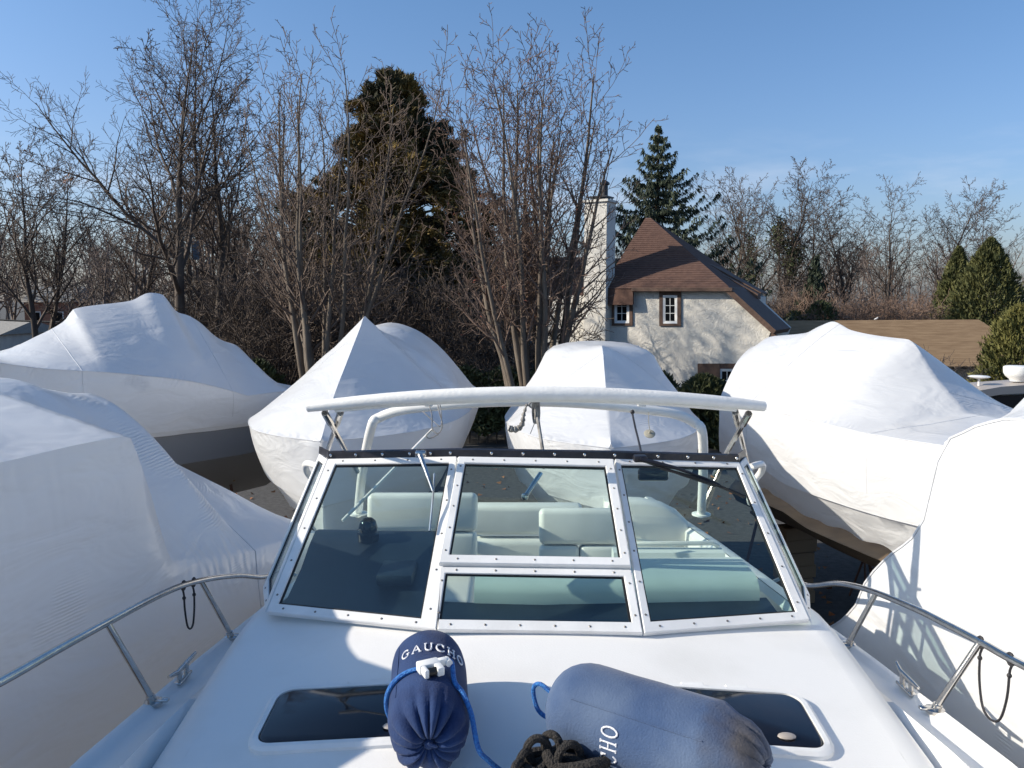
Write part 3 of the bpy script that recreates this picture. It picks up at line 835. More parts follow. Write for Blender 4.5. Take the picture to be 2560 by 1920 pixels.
M_fade = mat('faded_blue_fleece', (0.040, 0.075, 0.16), 0.95, (0.090, 0.130, 0.21), 6, 0.35, 0.68, bump=0.22, bscale=170, sheen=0.12)
def add_stain(m, centre, rad):
    t = m.node_tree; b = t.nodes['Principled BSDF']
    base = b.inputs['Base Color'].links[0].from_socket
    co = [n for n in t.nodes if n.type == 'TEX_COORD'][0]
    ds = t.nodes.new('ShaderNodeVectorMath'); ds.operation = 'DISTANCE'; ds.inputs[1].default_value = centre
    t.links.new(co.outputs['Object'], ds.inputs[0])
    n = t.nodes.new('ShaderNodeTexNoise'); n.inputs['Scale'].default_value = 14; n.inputs['Detail'].default_value = 6
    t.links.new(co.outputs['Object'], n.inputs['Vector'])
    ad = t.nodes.new('ShaderNodeMath'); ad.operation = 'MULTIPLY_ADD'; ad.inputs[1].default_value = 0.14
    t.links.new(n.outputs['Fac'], ad.inputs[0]); t.links.new(ds.outputs['Value'], ad.inputs[2])
    mr = t.nodes.new('ShaderNodeMapRange'); mr.inputs['From Min'].default_value = rad + 0.10; mr.inputs['From Max'].default_value = rad; mr.inputs['To Min'].default_value = 0; mr.inputs['To Max'].default_value = 0.85
    t.links.new(ad.outputs[0], mr.inputs['Value'])
    mx = t.nodes.new('ShaderNodeMixRGB'); mx.inputs['Color2'].default_value = (0.085, 0.072, 0.064, 1)
    t.links.new(mr.outputs[0], mx.inputs['Fac']); t.links.new(base, mx.inputs['Color1'])
    t.links.new(mx.outputs[0], b.inputs['Base Color'])
add_stain(M_fade, (0.22, -0.19, 0.20), 0.10)
RF = 0.118
gl_ = W(-0.335, 2.075, -1.22)
fl, fa, f1, f2 = fender('dark navy fender with white lettering on top, lying over the left deck hatch', W(-0.318, 2.125, -1.205), Vector((-0.10, 1.0, 0.045)), 0.55, RF, R(-42), 0.315, M_navy, 0.75)
fr_, ra, r1, r2 = fender('faded dusty blue fender with brown stain, lying across the right deck hatch', W(0.555, 2.02, -1.205), Vector((-0.83, 0.55, 0.02)), 0.63, 0.134, R(-158), 0.355, M_fade, 0.45)
# blue loop at the faded fender's end
tip = W(0.555, 2.02, -1.205) + ra * 0.63
m = MB()
m.tube(curve([tip - ra * .01 + r1 * .01, tip + ra * .045 + r1 * .035, tip + ra * .07 + r1 * 0.01, tip + ra * .05 - r1 * .05, tip + ra * .0 - r1 * .06, tip - ra * .02 - r1 * .01], 5), 0.007, 8)
m.build('fender_eye_loop', M_blueline, fr_)
# white rope adjuster on the navy fender and its blue line
gE = W(-0.318, 2.125, -1.205); fa = fa.normalized()
cb = gE + fa * 0.185 + f1 * (RF + 0.017)
root = thing('rope_adjuster', 'white plastic rope cleat with dark roller, resting on top of the navy fender', 'rope cleat', cb - f1 * 0.017)
xa = (f2 * 0.93 + fa * 0.36).normalized(); ya = f1.cross(xa); axs = (xa, ya, f1)
m = MB()
m.box(cb, (0.066, 0.036, 0.030), axs, bev=0.005)
m.box(cb + xa * -0.022 + ya * -0.026, (0.014, 0.045, 0.026), axs, bev=0.004)
m.box(cb + xa * 0.020 + ya * -0.030, (0.022, 0.042, 0.026), axs, bev=0.004)
m.box(cb + xa * 0.042 + f1 * 0.004, (0.030, 0.020, 0.022), axs, bev=0.005)
m.tube([cb + xa * 0.060 + ya * 0.014, cb + xa * 0.060 - ya * 0.014], 0.011, 10)
m.build('cleat_body', M_clip, root)
m = MB(); m.tube([cb + xa * -0.016 - ya * 0.036, cb + xa * 0.012 - ya * 0.036], 0.012, 10); m.build('roller', M_rubber, root)
m = MB()
pts = []
for th in (-128, -112, -96, -80, -64, -48, -30, -12):
    t = R(th); pts.append(gE + fa * (0.19 - 0.0004 * th) + (f1 * math.cos(t) + f2 * math.sin(t)) * (RF + 0.008))
m.tube(curve(pts, 4), 0.0075, 8)
pts = [cb + xa * 0.05, cb + xa * 0.072 - f1 * 0.004]
for x_, th in ((0.15, 36), (0.125, 48), (0.095, 60), (0.065, 72)):
    t = R(th); pts.append(gE + fa * x_ + (f1 * math.cos(t) + f2 * math.sin(t)) * (RF + 0.008))
pts += [P(1196, 1872, 2.15), P(1222, 1902, 2.17), P(1250, 1925, 2.19), P(1285, 1948, 2.20)]
m.tube(curve(pts, 6), 0.0075, 8)
tag(m.build('fender_line', M_blueline, None, loc=tuple(cb)), 'bright blue braided line running from the white rope cleat down to the deck', 'rope')
# black rope heap
rng = random.Random(5)
m = MB()
for k in range(9):
    cx, cy, rr_ = 0.055 + rng.uniform(-.045, .075), 2.10 + rng.uniform(-.05, .05), rng.uniform(.055, .085)
    z = -1.335 + 0.0115 * k; ph = rng.uniform(0, 6)
    pts = []
    for i in range(9):
        t = ph + 2 * math.pi * i / 9
        pts.append(W(cx + rr_ * math.cos(t) * 1.15, cy + rr_ * math.sin(t) * 0.8, z + rng.uniform(-.006, .014)))
    m.tube(curve(pts, 4, True), 0.0165, 9, closed=True)
for (u, v, z, s, tl) in ((0.035, 2.14, -1.225, .030, .2), (0.075, 2.15, -1.212, .024, -.5), (0.0, 2.12, -1.25, .026, .9), (.12, 2.12, -1.235, .034, .4), (-.02, 2.08, -1.27, .036, 1.2)):
    pts = []
    for i in range(7):
        t = 2 * math.pi * i / 7
        pts.append(W(u - .06 + s * math.cos(t) * math.cos(tl), v + s * math.cos(t) * math.sin(tl), z + s * 1.15 * math.sin(t)))
    m.tube(curve(pts, 4, True), 0.0115, 8, closed=True)
tag(m.build('rope_heap', M_blackrope, None, loc=tuple(W(0.1, 2.1, -1.34))), 'heap of coiled black rope on the foredeck between the two blue fenders', 'rope')

# hanging cord loops on the rails
def cord_loop(label, a, b, drop, lean):
    m = MB()
    mid = (a + b) / 2
    pts = [a + Vector((0, 0, .016)), a + Vector((0, -.016, 0)), a + Vector((0, -.004, -.03)), a + Vector((0, 0, -.05)), a.lerp(b, .03) + Vector((0, 0, -drop * .55)), a.lerp(b, .2) + Vector((0, 0, -drop * .9)), mid + Vector((0, 0, -drop)), a.lerp(b, .8) + Vector((0, 0, -drop * .9)), a.lerp(b, .97) + Vector((0, 0, -drop * .55)), b + Vector((0, 0, -.05)), b + Vector((0, -.004, -.03)), b + Vector((0, -.016, 0)), b + Vector((0, 0, .016))]
    m.tube(curve(pts, 4), 0.0042, 6)
    for q in (a, b):
        ring = [q + Vector((0, .019 * math.cos(t), .019 * math.sin(t))) for t in [2 * math.pi * i / 10 for i in range(10)]]
        m.tube(ring, 0.0048, 6, closed=True)
        m.sphere(q + Vector((0, 0, -.055)), 0.0085, 8, 5)
    tag(m.build('cord_loop', M_bungee, None, loc=tuple(mid)), label, 'cord loop', 'black cord loops hanging from the bow rails')
cord_loop('black cord loop hanging from the left bow rail', rail_pt(459, 1464, -1.5), rail_pt(484, 1456, -1.5), 0.20, 0)
cord_loop('black cord loop hanging from the right bow rail', rail_pt(2452, 1606, 1.5), rail_pt(2526, 1648, 1.5), 0.24, 0)

# things tied to the arch
def hang(name, label, cat, mt, build, loc):
    m = MB(); build(m); return tag(m.build(name, mt, None, loc=tuple(loc), sharp=60), label, cat)
Ya = 5.1
def b_(m):
    for k, (x, yy) in enumerate(((1336, 1006), (1341, 1004), (1345, 1006), (1339, 1010))):
        m.tube(curve([P(x - 2, 996, Ya - .1), P(x - 4 + k, 1030, Ya), P(x, 1057, Ya), P(x + 3, 1034, Ya - .02), P(x + 1, 1002, Ya - .05)], 4), 0.008, 6)
    m.tube(curve([P(1340, 1050, Ya), P(1333, 1066, Ya), P(1326, 1084, Ya)], 4), 0.0025, 5)
    m.tube(curve([P(1338, 1000, Ya), P(1322, 1012, Ya), P(1336, 1024, Ya)], 4), 0.005, 6)
hang('cord_bundle', 'bundle of dark cord tied to the middle of the white cockpit arch', 'cord', M_greycord, b_, P(1340, 1020, Ya))
def b_(m):
    spine = [P(1318, 1010, Ya), P(1312, 1026, Ya), P(1308, 1042, Ya), P(1306, 1058, Ya), P(1298, 1070, Ya), P(1284, 1074, Ya), P(1272, 1070, Ya)]
    m.tube(curve(spine, 4), [0.008 + 0.030 * (i / 24) ** 0.8 * (1 if i < 20 else .9) + 0.006 * math.sin(i * 2.1) for i in range(25)], 9, flat=0.6)
hang('rag', 'twisted grey rag hanging from the arch left of the cord bundle', 'rag', M_greycord, b_, P(1318, 1010, Ya))
def b_(m):
    m.tube([P(1622, 1030, Ya), P(1621, 1052, Ya), P(1624, 1074, Ya)], 0.0025, 5)
    q = P(1624, 1084, Ya)
    m.lathe(q, [(0.002, -0.014), (0.02, -0.012), (0.034, -0.006), (0.036, 0.0), (0.030, 0.004), (0.008, 0.006), (0.006, 0.022), (0.001, 0.024)], 18, (Vector((1, 0, 0)), Vector((0, .8, .6)), Vector((0, -.6, .8))))
hang('hanging_disc', 'small beige disc hanging on a thin cord from the right half of the arch', 'disc', mat('beige_plastic', (0.33, 0.31, 0.25), 0.5), b_, P(1624, 1084, Ya))
def b_(m):
    m.tube(curve([P(1581, 1034, 4.9), P(1588, 1068, 4.7), P(1596, 1100, 4.5), P(1604, 1136, 4.2)], 4), 0.006, 6)
    m.sphere(P(1581, 1030, 4.9), 0.014, 8, 5)
hang('shock_cord', 'taut black shock cord between arch and windscreen top, left of the hanging disc', 'cord', M_bungee, b_, P(1581, 1030, 4.9))
def b_(m):
    m.tube(curve([P(1072, 1010, 4.8), P(1080, 1040, 4.75), P(1081, 1072, 4.72), P(1096, 1084, 4.7), P(1106, 1062, 4.72), P(1098, 1030, 4.75), P(1094, 1008, 4.8)], 5), 0.0032, 6)
    m.tube(curve([P(1056, 1028, 4.8), P(1078, 1048, 4.75), P(1100, 1066, 4.7), P(1104, 1046, 4.75), P(1100, 1010, 4.8)], 5), 0.0028, 6)
    m.tube(curve([P(1081, 1074, 4.73), P(1066, 1088, 4.7), P(1074, 1096, 4.7), P(1096, 1086, 4.7)], 5), 0.0028, 6)
hang('tangled_line', 'thin grey line tangled round the prop pole under the left half of the arch', 'line', M_greycord, b_, P(1081, 1040, 4.75))

# ------------------------------------------------------------------ shrink-wrapped boats
def smooth_tab(tab, x):
    """tab: list of tuples (s, a, b, ...): monotone cubic-ish interpolation"""
    if x <= tab[0][0]: return tab[0][1:]
    if x >= tab[-1][0]: return tab[-1][1:]
    for i in range(len(tab) - 1):
        if x <= tab[i + 1][0]:
            a, b = tab[i], tab[i + 1]
            t = (x - a[0]) / max(b[0] - a[0], 1e-6)
            pa = tab[i - 1] if i > 0 else a; pb = tab[i + 2] if i + 2 < len(tab) else b
            res = []
            for k in range(1, len(a)):
                h = b[0] - a[0]; d = (b[k] - a[k]) / h
                def slope(p, q, r_):
                    if q[0] - p[0] < 1e-6 or r_[0] - q[0] < 1e-6: return d
                    d1 = (q[k] - p[k]) / (q[0] - p[0]); d2 = (r_[k] - q[k]) / (r_[0] - q[0])
                    return 0 if d1 * d2 <= 0 else 2 * d1 * d2 / (d1 + d2)
                ma = slope(pa, a, b); mb_ = slope(a, b, pb)
                res.append((2 * t ** 3 - 3 * t * t + 1) * a[k] + (t ** 3 - 2 * t * t + t) * h * ma + (-2 * t ** 3 + 3 * t * t) * b[k] + (t ** 3 - t * t) * h * mb_)
            return tuple(res)
def lin_tab(tab, x):
    if x <= tab[0][0]: return tab[0][1:]
    if x >= tab[-1][0]: return tab[-1][1:]
    for a, b in zip(tab, tab[1:]):
        if x <= b[0]:
            t = (x - a[0]) / max(b[0] - a[0], 1e-6)
            return tuple(p + (q - p) * t for p, q in zip(a[1:], b[1:]))
HUMP = [(0, 1.0), (.2, .99), (.36, .965), (.52, .91), (.6, .83), (.66, .70), (.72, .46), (.76, .34), (.83, .20), (.92, .07), (1.0, 0.0)]
class Axis:
    def __init__(s, x, y, dx, dy):
        s.o = Vector((x, y, 0)); s.a = Vector((dx, dy, 0)).normalized(); s.r = Vector((s.a.y, -s.a.x, 0))   # r: right of the aft direction
    def pt(s, q, u, z): return s.o + s.a * q + s.r * u + Vector((0, 0, H + z))
    def solve(s, px, py, u):
        p = onplane(px, py, s.o + s.r * u, s.r)
        return ((p - s.o).dot(s.a), p.z - H)
def stern_share(q, s1, q0):
    if q0 is None: return 1.0
    t = min(1.0, max(0.0, (q - q0) / (s1 - q0)))
    return t * t * (3 - 2 * t)
def wrapped_boat(label, ax, ridge, gunw, bott, s0, s1, seed, hullm, keel=-3.3, sharp=32, pol=0.008, ns=90, ridge_smooth=True, nside=8, tuck=0.5, welt=True, skew=0.0, skew_from=None):
    """ridge (s,z,p)  gunw (s,z,w)  bott (s,z,w) in the boat's own frame"""
    rt = [0.0, 0.03, 0.07, 0.13, 0.20, 0.28, 0.36, 0.44, 0.52, 0.60, 0.68, 0.76, 0.83, 0.89, 0.94, 0.975, 1.0]
    base = ax.pt((s0 + s1) / 2, 0, -H + 0.0)
    root = thing('wrapped_boat', label, 'boat', tuple(base), 'boats shrink wrapped in white film for winter')
    ax0 = ax
    class Skewed:
        r = ax0.r; a = ax0.a
        def pt(self, q, u, z): return ax0.pt(q + skew * u * stern_share(q, s1, skew_from), u, z)
    ax = Skewed()
    half = {1: [], -1: []}
    hull = {1: [], -1: []}
    for i in range(ns + 1):
        q = s0 + (s1 - s0) * i / ns
        zr, p = (smooth_tab if ridge_smooth else lin_tab)(ridge, q)
        zg, wg = smooth_tab(gunw, q)
        zb, wb = smooth_tab(bott, q)
        zr = max(zr, zg + 0.004)
        for sg in (1, -1):
            row = []
            for t in rt:
                sag = 0.0
                fz = 1 - t ** p
                if p > 2.3:
                    fz += (lin_tab(HUMP, t)[0] - fz) * min(1, (p - 2.3) / 0.5)
                z = zg + (zr - zg) * fz
                pnt = ax.pt(q, sg * wg * t, z)
                d = noise.noise(pnt * 1.1 + Vector((seed * 7, 0, 0))) * 0.016 * math.sin(math.pi * t) + noise.noise(pnt * 3.7 + Vector((0, seed, 0))) * pol * (0.3 + math.sin(math.pi * t))
                row.append(pnt + Vector((0, 0, d)))
            for k in range(1, nside + 1):
                t = k / nside
                bul = 0.03 * math.sin(math.pi * t) * min(1, wg * 2)
                pnt = ax.pt(q, sg * (wg + (wb - wg) * t + bul), zg + (zb - zg) * t)
                d = noise.noise(pnt * 2.3 + Vector((seed * 3, 5, 0))) * pol * 2.2
                row.append(pnt + ax.r * (sg * d))
            tk = tuck * (0.85 + 0.3 * noise.noise(Vector((q * 1.7, seed, 0))))
            for a_, b_ in ((0.06, 0.04), (0.16, 0.32), (0.27, 0.66), (0.40, 1.0)):
                pnt = ax.pt(q, sg * max(wb - a_ * tuck * 1.6, 0.003), zb - b_ * tk)
                row.append(pnt + ax.r * (sg * noise.noise(pnt * 3.1) * 0.02))
            half[sg].append(row)
            kz = keel + 0.9 * max(0, 1 - (q - s0) / 1.6) ** 2
            wt_ = max(wb - 0.40 * tuck * 1.6 - 0.03, 0.002); zt_ = zb - tuck * 0.8; kz = min(kz, zt_ - 0.25)
            hull[sg].append([ax.pt(q, sg * wt_, zt_), ax.pt(q, sg * max(wt_ - 0.03, 0.002), zt_ - 0.3 * (zt_ - kz)), ax.pt(q, sg * max(wt_ * 0.6, 0.002), zt_ - 0.7 * (zt_ - kz)), ax.pt(q, 0, kz)])
    m = MB(); M_ = len(half[1][0])
    # one film: left edge ... ridge ... right edge
    rings = [list(reversed(half[-1][i]))[:-1] + half[1][i] for i in range(ns + 1)]
    vs = [p for r_ in rings for p in r_]; n = len(rings[0]); fs = []
    for i in range(ns):
        for j in range(n - 1):
            a = i * n + j; fs.append((a, a + 1, a + n + 1, a + n))
    for i in (0, ns):
        for j in range((n - 1) // 2):
            a = i * n + j; b = i * n + n - 1 - j
            if j < (n - 1) // 2 - 1: fs.append((a, a + 1, b - 1, b))
            else: fs.append((a, a + 1, b))
    m.add(vs, fs)
    cov = m.build('wrap_film', wrap_mats[seed % 3], root, sharp=sharp)
    uvl = cov.data.uv_layers.new(name='UVMap')
    nh = (n - 1) // 2; vu = []
    for i in range(ns + 1):
        q = s0 + (s1 - s0) * i / ns; wg = smooth_tab(gunw, q)[1]
        for j in range(n):
            k = abs(j - nh)
            vu.append((q + (0 if j > nh else 50), -(1 - rt[k]) * max(wg, .15) if k < len(rt) else 0.08 * (k - len(rt) + 1)))
    li = np.empty(len(cov.data.loops), np.int32); cov.data.loops.foreach_get('vertex_index', li)
    uvl.data.foreach_set('uv', np.array(vu, np.float32)[li].ravel())
    m = MB()
    rings = [list(reversed(hull[-1][i]))[:-1] + hull[1][i] for i in range(ns + 1)]
    vs = [p for r_ in rings for p in r_]; n = len(rings[0]); fs = []
    for i in range(ns):
        for j in range(n - 1):
            a = i * n + j; fs.append((a, a + 1, a + n + 1, a + n))
    for i in (0, ns):
        for j in range((n - 1) // 2):
            a = i * n + j; b = i * n + n - 1 - j
            if j < (n - 1) // 2 - 1: fs.append((a, a + 1, b - 1, b))
            else: fs.append((a, a + 1, b))
    m.add(vs, fs)
    m.build('hull', hullm, root, sharp=30)
    for fr_q, sides in ((0.34, (1, -1)), (0.72, (1, -1))):
        for sg in sides:
            i = int(ns * (fr_q + 0.04 * sg)); m = MB(); pts_ = []
            for k, pnt in enumerate(half[sg][i][:len(rt) + nside - 2]):
                j_ = i; pts_.append(half[sg][j_][k] + Vector((0, 0, 0.0005)) + ax.r * (sg * 0.0005))
            m.tube(pts_, 0.004, 6)
            m.build('seam_tape', wrap_mats[(seed + 1) % 3], cov, sharp=60)
    # tape band along the gunwale
    m = MB()
    for sg in (1, -1) if welt else ():
        m.tube([half[sg][i][len(rt) - 1] + ax.r * (sg * 0.001) for i in range(0, ns + 1, 2)], 0.006, 5)
    if welt: m.build('edge_welt', wrap_mats[seed % 3], cov, sharp=60)
    return root, keel
wrap_mats = [wrap_mat('shrink_wrap_film', i * 3.7) for i in range(3)]
STAND = []
def stands(ax, s0, s1, wdt, zhull, keel, where):
    for en, q in (('first', s0 + 0.25 * (s1 - s0)), ('second', s0 + 0.75 * (s1 - s0))):
        for sg in (1, -1):
            rt_ = 'right' if (ax.r * sg).x > 0.3 else 'left' if (ax.r * sg).x < -0.3 else 'far' if (ax.r * sg).y > 0 else 'near'
            label = f'rusty steel stand, {rt_} one of the {en} pair under the {where}'
            top = ax.pt(q, sg * wdt * 0.62, zhull - 0.72 * (zhull - keel) - 0.02); ft = ax.pt(q, sg * wdt * 0.8, -H)
            t = thing('boat_stand', label, 'boat stand', tuple(ft), 'steel stands propping up the wrapped boats')
            m = MB(); m.tube([ft + Vector((0, 0, .5)), top], 0.022, 8); m.build('post', M_stand, t)
            for k in range(3):
                an = 2.1 * k
                m = MB(); m.tube([ft + Vector((0.35 * math.cos(an), 0.35 * math.sin(an), 0.02)), ft + (top - ft).normalized() * 0.75], 0.018, 6); m.build('leg', M_stand, t)
            m = MB(); m.box(top, (0.2, 0.2, 0.03)); m.build('pad', M_wood, t)
    for en, q in (('forward', s0 + 0.3 * (s1 - s0)), ('after', s0 + 0.8 * (s1 - s0))):
        c = ax.pt(q, 0, -H)
        zt = H + keel
        t = thing('keel_block', f'{en} stack of timber blocks under the {where}', 'timber stack', tuple(c), 'timber keel blocks')
        nb = max(1, int(round(zt / 0.2)))
        for k in range(nb):
            m = MB(); L_, W_ = (0.6, 0.22) if k % 2 == 0 else (0.5, 0.26)
            m.box(c + Vector((0, 0, zt * (k + 0.5) / nb)), (L_, W_, zt / nb * 0.98), (ax.r, ax.a, Vector((0, 0, 1))), bev=0.008, seg=1); m.build('block', M_wood, t)

# boat whose bow points at us, left of centre
a2 = Axis(-2.0, 8.6, 0.03, 1)
wrapped_boat('white wrapped boat with one sharp peak and rounded hump, left of the arch', a2,
    [(0, -1.46, 1.0), (0.5, -1.12, 1.0), (1.3, -0.72, 0.98), (2.0, -0.38, 0.95), (2.3, -0.235, 0.95), (2.55, -0.33, 1.1), (3.0, -0.47, 1.8), (3.6, -0.40, 1.9), (4.3, -0.385, 1.95), (5.0, -0.6, 1.9), (6.4, -1.2, 1.8)],
    [(0, -1.50, 0.02), (0.25, -1.49, 0.52), (0.6, -1.485, 0.90), (1.0, -1.48, 1.12), (1.6, -1.48, 1.30), (2.4, -1.50, 1.36), (4.5, -1.58, 1.34), (6.4, -1.66, 1.22)],
    [(0, -2.2, 0.01), (0.3, -2.16, 0.36), (0.8, -2.12, 0.80), (1.5, -2.08, 1.12), (2.4, -2.08, 1.22), (6.4, -2.1, 1.14)], 0, 6.4, 1, M_bottomdark, keel=-3.5)
stands(a2, 0, 6.4, 1.2, -2.08, -3.5, 'sharply peaked boat')
# boat straight behind the cruiser
a3 = Axis(1.04, 8.6, 0.06, 1)
wrapped_boat('white wrapped boat with broad rounded hump, bow pointing at the middle of the white arch', a3,
    [(0, -1.52, 1.0), (0.6, -1.30, 1.0), (1.4, -0.92, 1.0), (2.0, -0.66, 1.02), (2.3, -0.62, 1.2), (2.7, -0.64, 2.3), (3.1, -0.63, 3.0), (4.2, -0.66, 3.0), (5.0, -0.80, 2.9), (6.3, -1.15, 2.5)],
    [(0, -1.57, 0.02), (0.25, -1.565, 0.46), (0.6, -1.56, 0.82), (1.0, -1.555, 1.03), (1.6, -1.555, 1.20), (2.4, -1.57, 1.27), (6.3, -1.66, 1.16)],
    [(0, -2.25, 0.01), (0.3, -2.25, 0.32), (0.8, -2.25, 0.74), (1.5, -2.25, 1.05), (2.4, -2.25, 1.14), (6.3, -2.25, 1.08)], 0, 6.3, 2, M_bottomdark, keel=-3.5)
stands(a3, 0, 6.3, 1.15, -2.25, -3.5, 'boat behind the arch')
# boat lying across at the left rear
d1 = Vector((0.52, 0.854, 0)).normalized(); n1_ = Vector((d1.y, -d1.x, 0))
q1 = P(590, 982, 11.5) - n1_ * 1.6
a1 = Axis(q1.x - d1.x * 5.5, q1.y - d1.y * 5.5, d1.x, d1.y)
SK1 = -0.36
def near1(x, y, u):
    s_, z = a1.solve(x, y, u)
    return (s_ - SK1 * u, z, u)
rg = [a1.solve(x, y, 0) for x, y in ((-160, 930), (0, 885), (80, 846), (160, 803), (185, 772), (222, 765), (325, 752), (375, 732), (402, 735), (445, 781), (467, 787), (500, 806), (533, 836), (556, 851), (592, 864), (604, 884), (637, 960), (660, 1000))]
rg = [(s_, z, 1.08) for s_, z in rg]
gn = [near1(x, y, 1.6) for x, y in ((0, 908), (100, 921), (290, 933), (460, 951), (580, 978), (615, 990))]
bt = [near1(x, y, 1.52) for x, y in ((60, 1085), (330, 1087), (600, 1060))]
s_bow = min(rg[0][0], gn[0][0] - 1.2)
gn = [(s_bow, gn[0][1] + 0.16, 0.05), (s_bow + 0.4, gn[0][1] + 0.12, 0.75), (s_bow + 0.9, gn[0][1] + 0.06, 1.3)] + [q for q in gn if q[0] > s_bow + 1.1]
bt = [(s_bow, bt[0][1] + 0.1, 0.02), (s_bow + 0.5, bt[0][1] + .05, 0.6)] + [q for q in bt if q[0] > s_bow + 1.0]
s_end = rg[-1][0] - 0.02
wrapped_boat('big shaded white wrapped boat lying broadside at the far left', a1, rg, gn, bt, s_bow, s_end, 0, mat('shade_grey_hull', (0.26, 0.26, 0.265), 0.5), keel=-3.2, ns=110, tuck=0.07, skew=SK1)  # hull grey stands in for deep shade on the film's underside
stands(a1, s_bow, s_end, 1.3, -1.45, -3.2, 'broadside boat')
# boat at the right rear, bow to the right and towards us
fx, fy = -0.248, 0.969
nx, ny = -0.969, -0.248
a4 = Axis(4.0 + 0.25 * 0.7 - nx * 1.4, 7.6 - 0.97 * 0.7 - ny * 1.4, fx, fy)
rg = [a4.solve(x, y, 0) for x, y in ((2415, 1032), (2340, 945), (2268, 848), (2240, 845), (2180, 837), (2142, 829), (2124, 824), (2083, 804), (2050, 815), (2015, 832), (1960, 838), (1925, 842), (1890, 866))]
pp = [1.05, 1.05, 1.1, 1.2, 1.2, 1.2, 1.2, 1.15, 1.2, 1.25, 1.4, 1.6, 2.0]
rg = sorted((s_, z, p) for (s_, z), p in zip(rg, pp))
SK4 = (a4.solve(1800, 1000, -1.4)[0] - rg[-1][0] - 0.05) / -1.4
QM4 = rg[0][0] + 0.45 * (rg[-1][0] - rg[0][0])
def near4(x, y, u):
    s_, z = a4.solve(x, y, u); q = s_
    for _ in range(60): q = 0.5 * q + 0.5 * (s_ - SK4 * u * stern_share(q, rg[-1][0] + 0.05, QM4))
    return (q, z, -u)
gn = sorted(near4(x, y, -1.4) for x, y in ((2372, 1119), (2250, 1098), (2130, 1076), (1960, 1034), (1822, 1000)))
bt = sorted(near4(x, y, -1.36) for x, y in ((2315, 1322), (2200, 1292), (2083, 1255), (1967, 1213), (1898, 1165)))
sb = min(rg[0][0], gn[0][0] - 0.9)
gn = [(sb, gn[0][1] + 0.05, 0.10), (sb + 0.25, gn[0][1] + 0.04, 0.95), (sb + 0.6, gn[0][1] + 0.02, 1.32)] + [q for q in gn if q[0] > sb + 1.1]
bt = [(sb, bt[0][1] + 0.05, 0.04), (sb + 0.6, bt[0][1] + 0.02, 0.85)] + [q for q in bt if q[0] > sb + 1.1]
se = rg[-1][0] + 0.05
wrapped_boat('large bright white wrapped boat standing before the tan garage roof', a4, rg, gn, bt, sb, se, 1, M_bottom, keel=-3.4, ns=110, skew=SK4, skew_from=QM4)
stands(a4, sb, se, 1.35, -2.2, -3.4, 'boat before the garage')
# near boat on the left, bow away from us
a5 = Axis(-1.85, 7.1, -0.316, -0.949)
rg = sorted(a5.solve(x, y, 0) for x, y in ((740, 1308), (690, 1287), (580, 1243), (500, 1192), (405, 1140), (335, 1095), (310, 1087), (276, 1064), (250, 1024), (222, 982), (195, 983), (105, 971), (0, 944)))
g1 = [a5.solve(x, y, -1.25) + (1.25,) for x, y in ((-600, 1270), (0, 1156), (200, 1110), (318, 1090))]
gn = sorted(g1)
sc_ = gn[0][0]
sx = a5.solve(0, 1156, -1.25)[0]
gn = [q for q in gn if q[0] <= sx + .01] + [(sx + 0.32, -0.50, 1.25), (sx + 0.56, -0.27, 1.22), (sx + 0.80, -0.42, 1.25), (sx + 1.3, -0.62, 1.25), (sx + 2.6, -0.8, 1.25)]
gn = [(0, -1.99, 0.03), (0.5, -1.85, 0.42), (1.1, -1.68, 0.80), (sc_ - 0.45, -1.35, 1.10), (sc_ - 0.12, -0.80, 1.22)] + gn
rg = [(s_, z, 1.15 if s_ < 2 else 1.7) for s_, z in rg] + [(3.4, -0.40, 1.5), (sx + 0.2, -0.30, 1.4), (sx + 0.56, -0.05, 1.3), (sx + 0.9, -0.2, 1.4), (sx + 1.6, -0.4, 1.5), (sx + 2.8, -0.6, 1.7)]
rg.sort()
bt = [(0, -2.5, 0.02), (0.8, -2.5, 0.5), (1.8, -2.5, 0.95), (3.5, -2.5, 1.12), (7, -2.5, 1.12)]
wrapped_boat('nearest shaded white wrapped boat at the left edge, its low bow tapering behind our windscreen', a5, rg, gn, bt, 0, 6.6, 2, M_bottomdark, keel=-3.5, ns=120, sharp=58, welt=False)
stands(a5, 0, 6.6, 1.1, -2.5, -3.5, 'boat beside the left rail')
# near boat on the right: square stern sloping down to a swim platform
a6 = Axis(2.93, 4.6, 0.09, -0.995)
SH6 = -0.05
UN = 1.16 + 0.0
sg6 = 1.0
# near side is at the left: find its sign
if a6.pt(0, UN, 0).x > a6.pt(0, -UN, 0).x: sg6 = -1.0
prof6 = [a6.solve(x, y, sg6 * UN) for x, y in ((2040, 1573), (2150, 1490), (2165, 1447), (2234, 1363), (2281, 1328), (2318, 1285), (2335, 1213), (2350, 1155), (2372, 1078), (2412, 1055), (2465, 1030), (2560, 1015))]
prof6 = sorted(prof6)
rg = []
for s_, z in prof6: rg.append((s_, z + 0.06 + (0.24 if z > -0.8 else 0.0), 3.2))
rg.append((rg[-1][0] + 1.2, rg[-1][1] + 0.05, 4.0)); rg.append((rg[-1][0] + 2.5, rg[-1][1] - 0.5, 3.0))
gn = [(rg[0][0], prof6[0][1] - 0.03, 1.14)] + [(s_, z - 0.05, 1.18) for s_, z in prof6[1:]] + [(4.0, prof6[-1][1] - 0.25, 1.25)]
bt = [(rg[0][0], -2.0, 1.05), (rg[0][0] + 0.8, -2.35, 1.12), (4, -2.4, 1.15)]
gn = sorted(gn)
wrapped_boat('nearest bright white wrapped boat at the right edge with our windscreen shadow on its side', a6, rg, gn, bt, rg[0][0], 4.6, 0, M_bottomdark, keel=-3.5, ns=120, ridge_smooth=False)
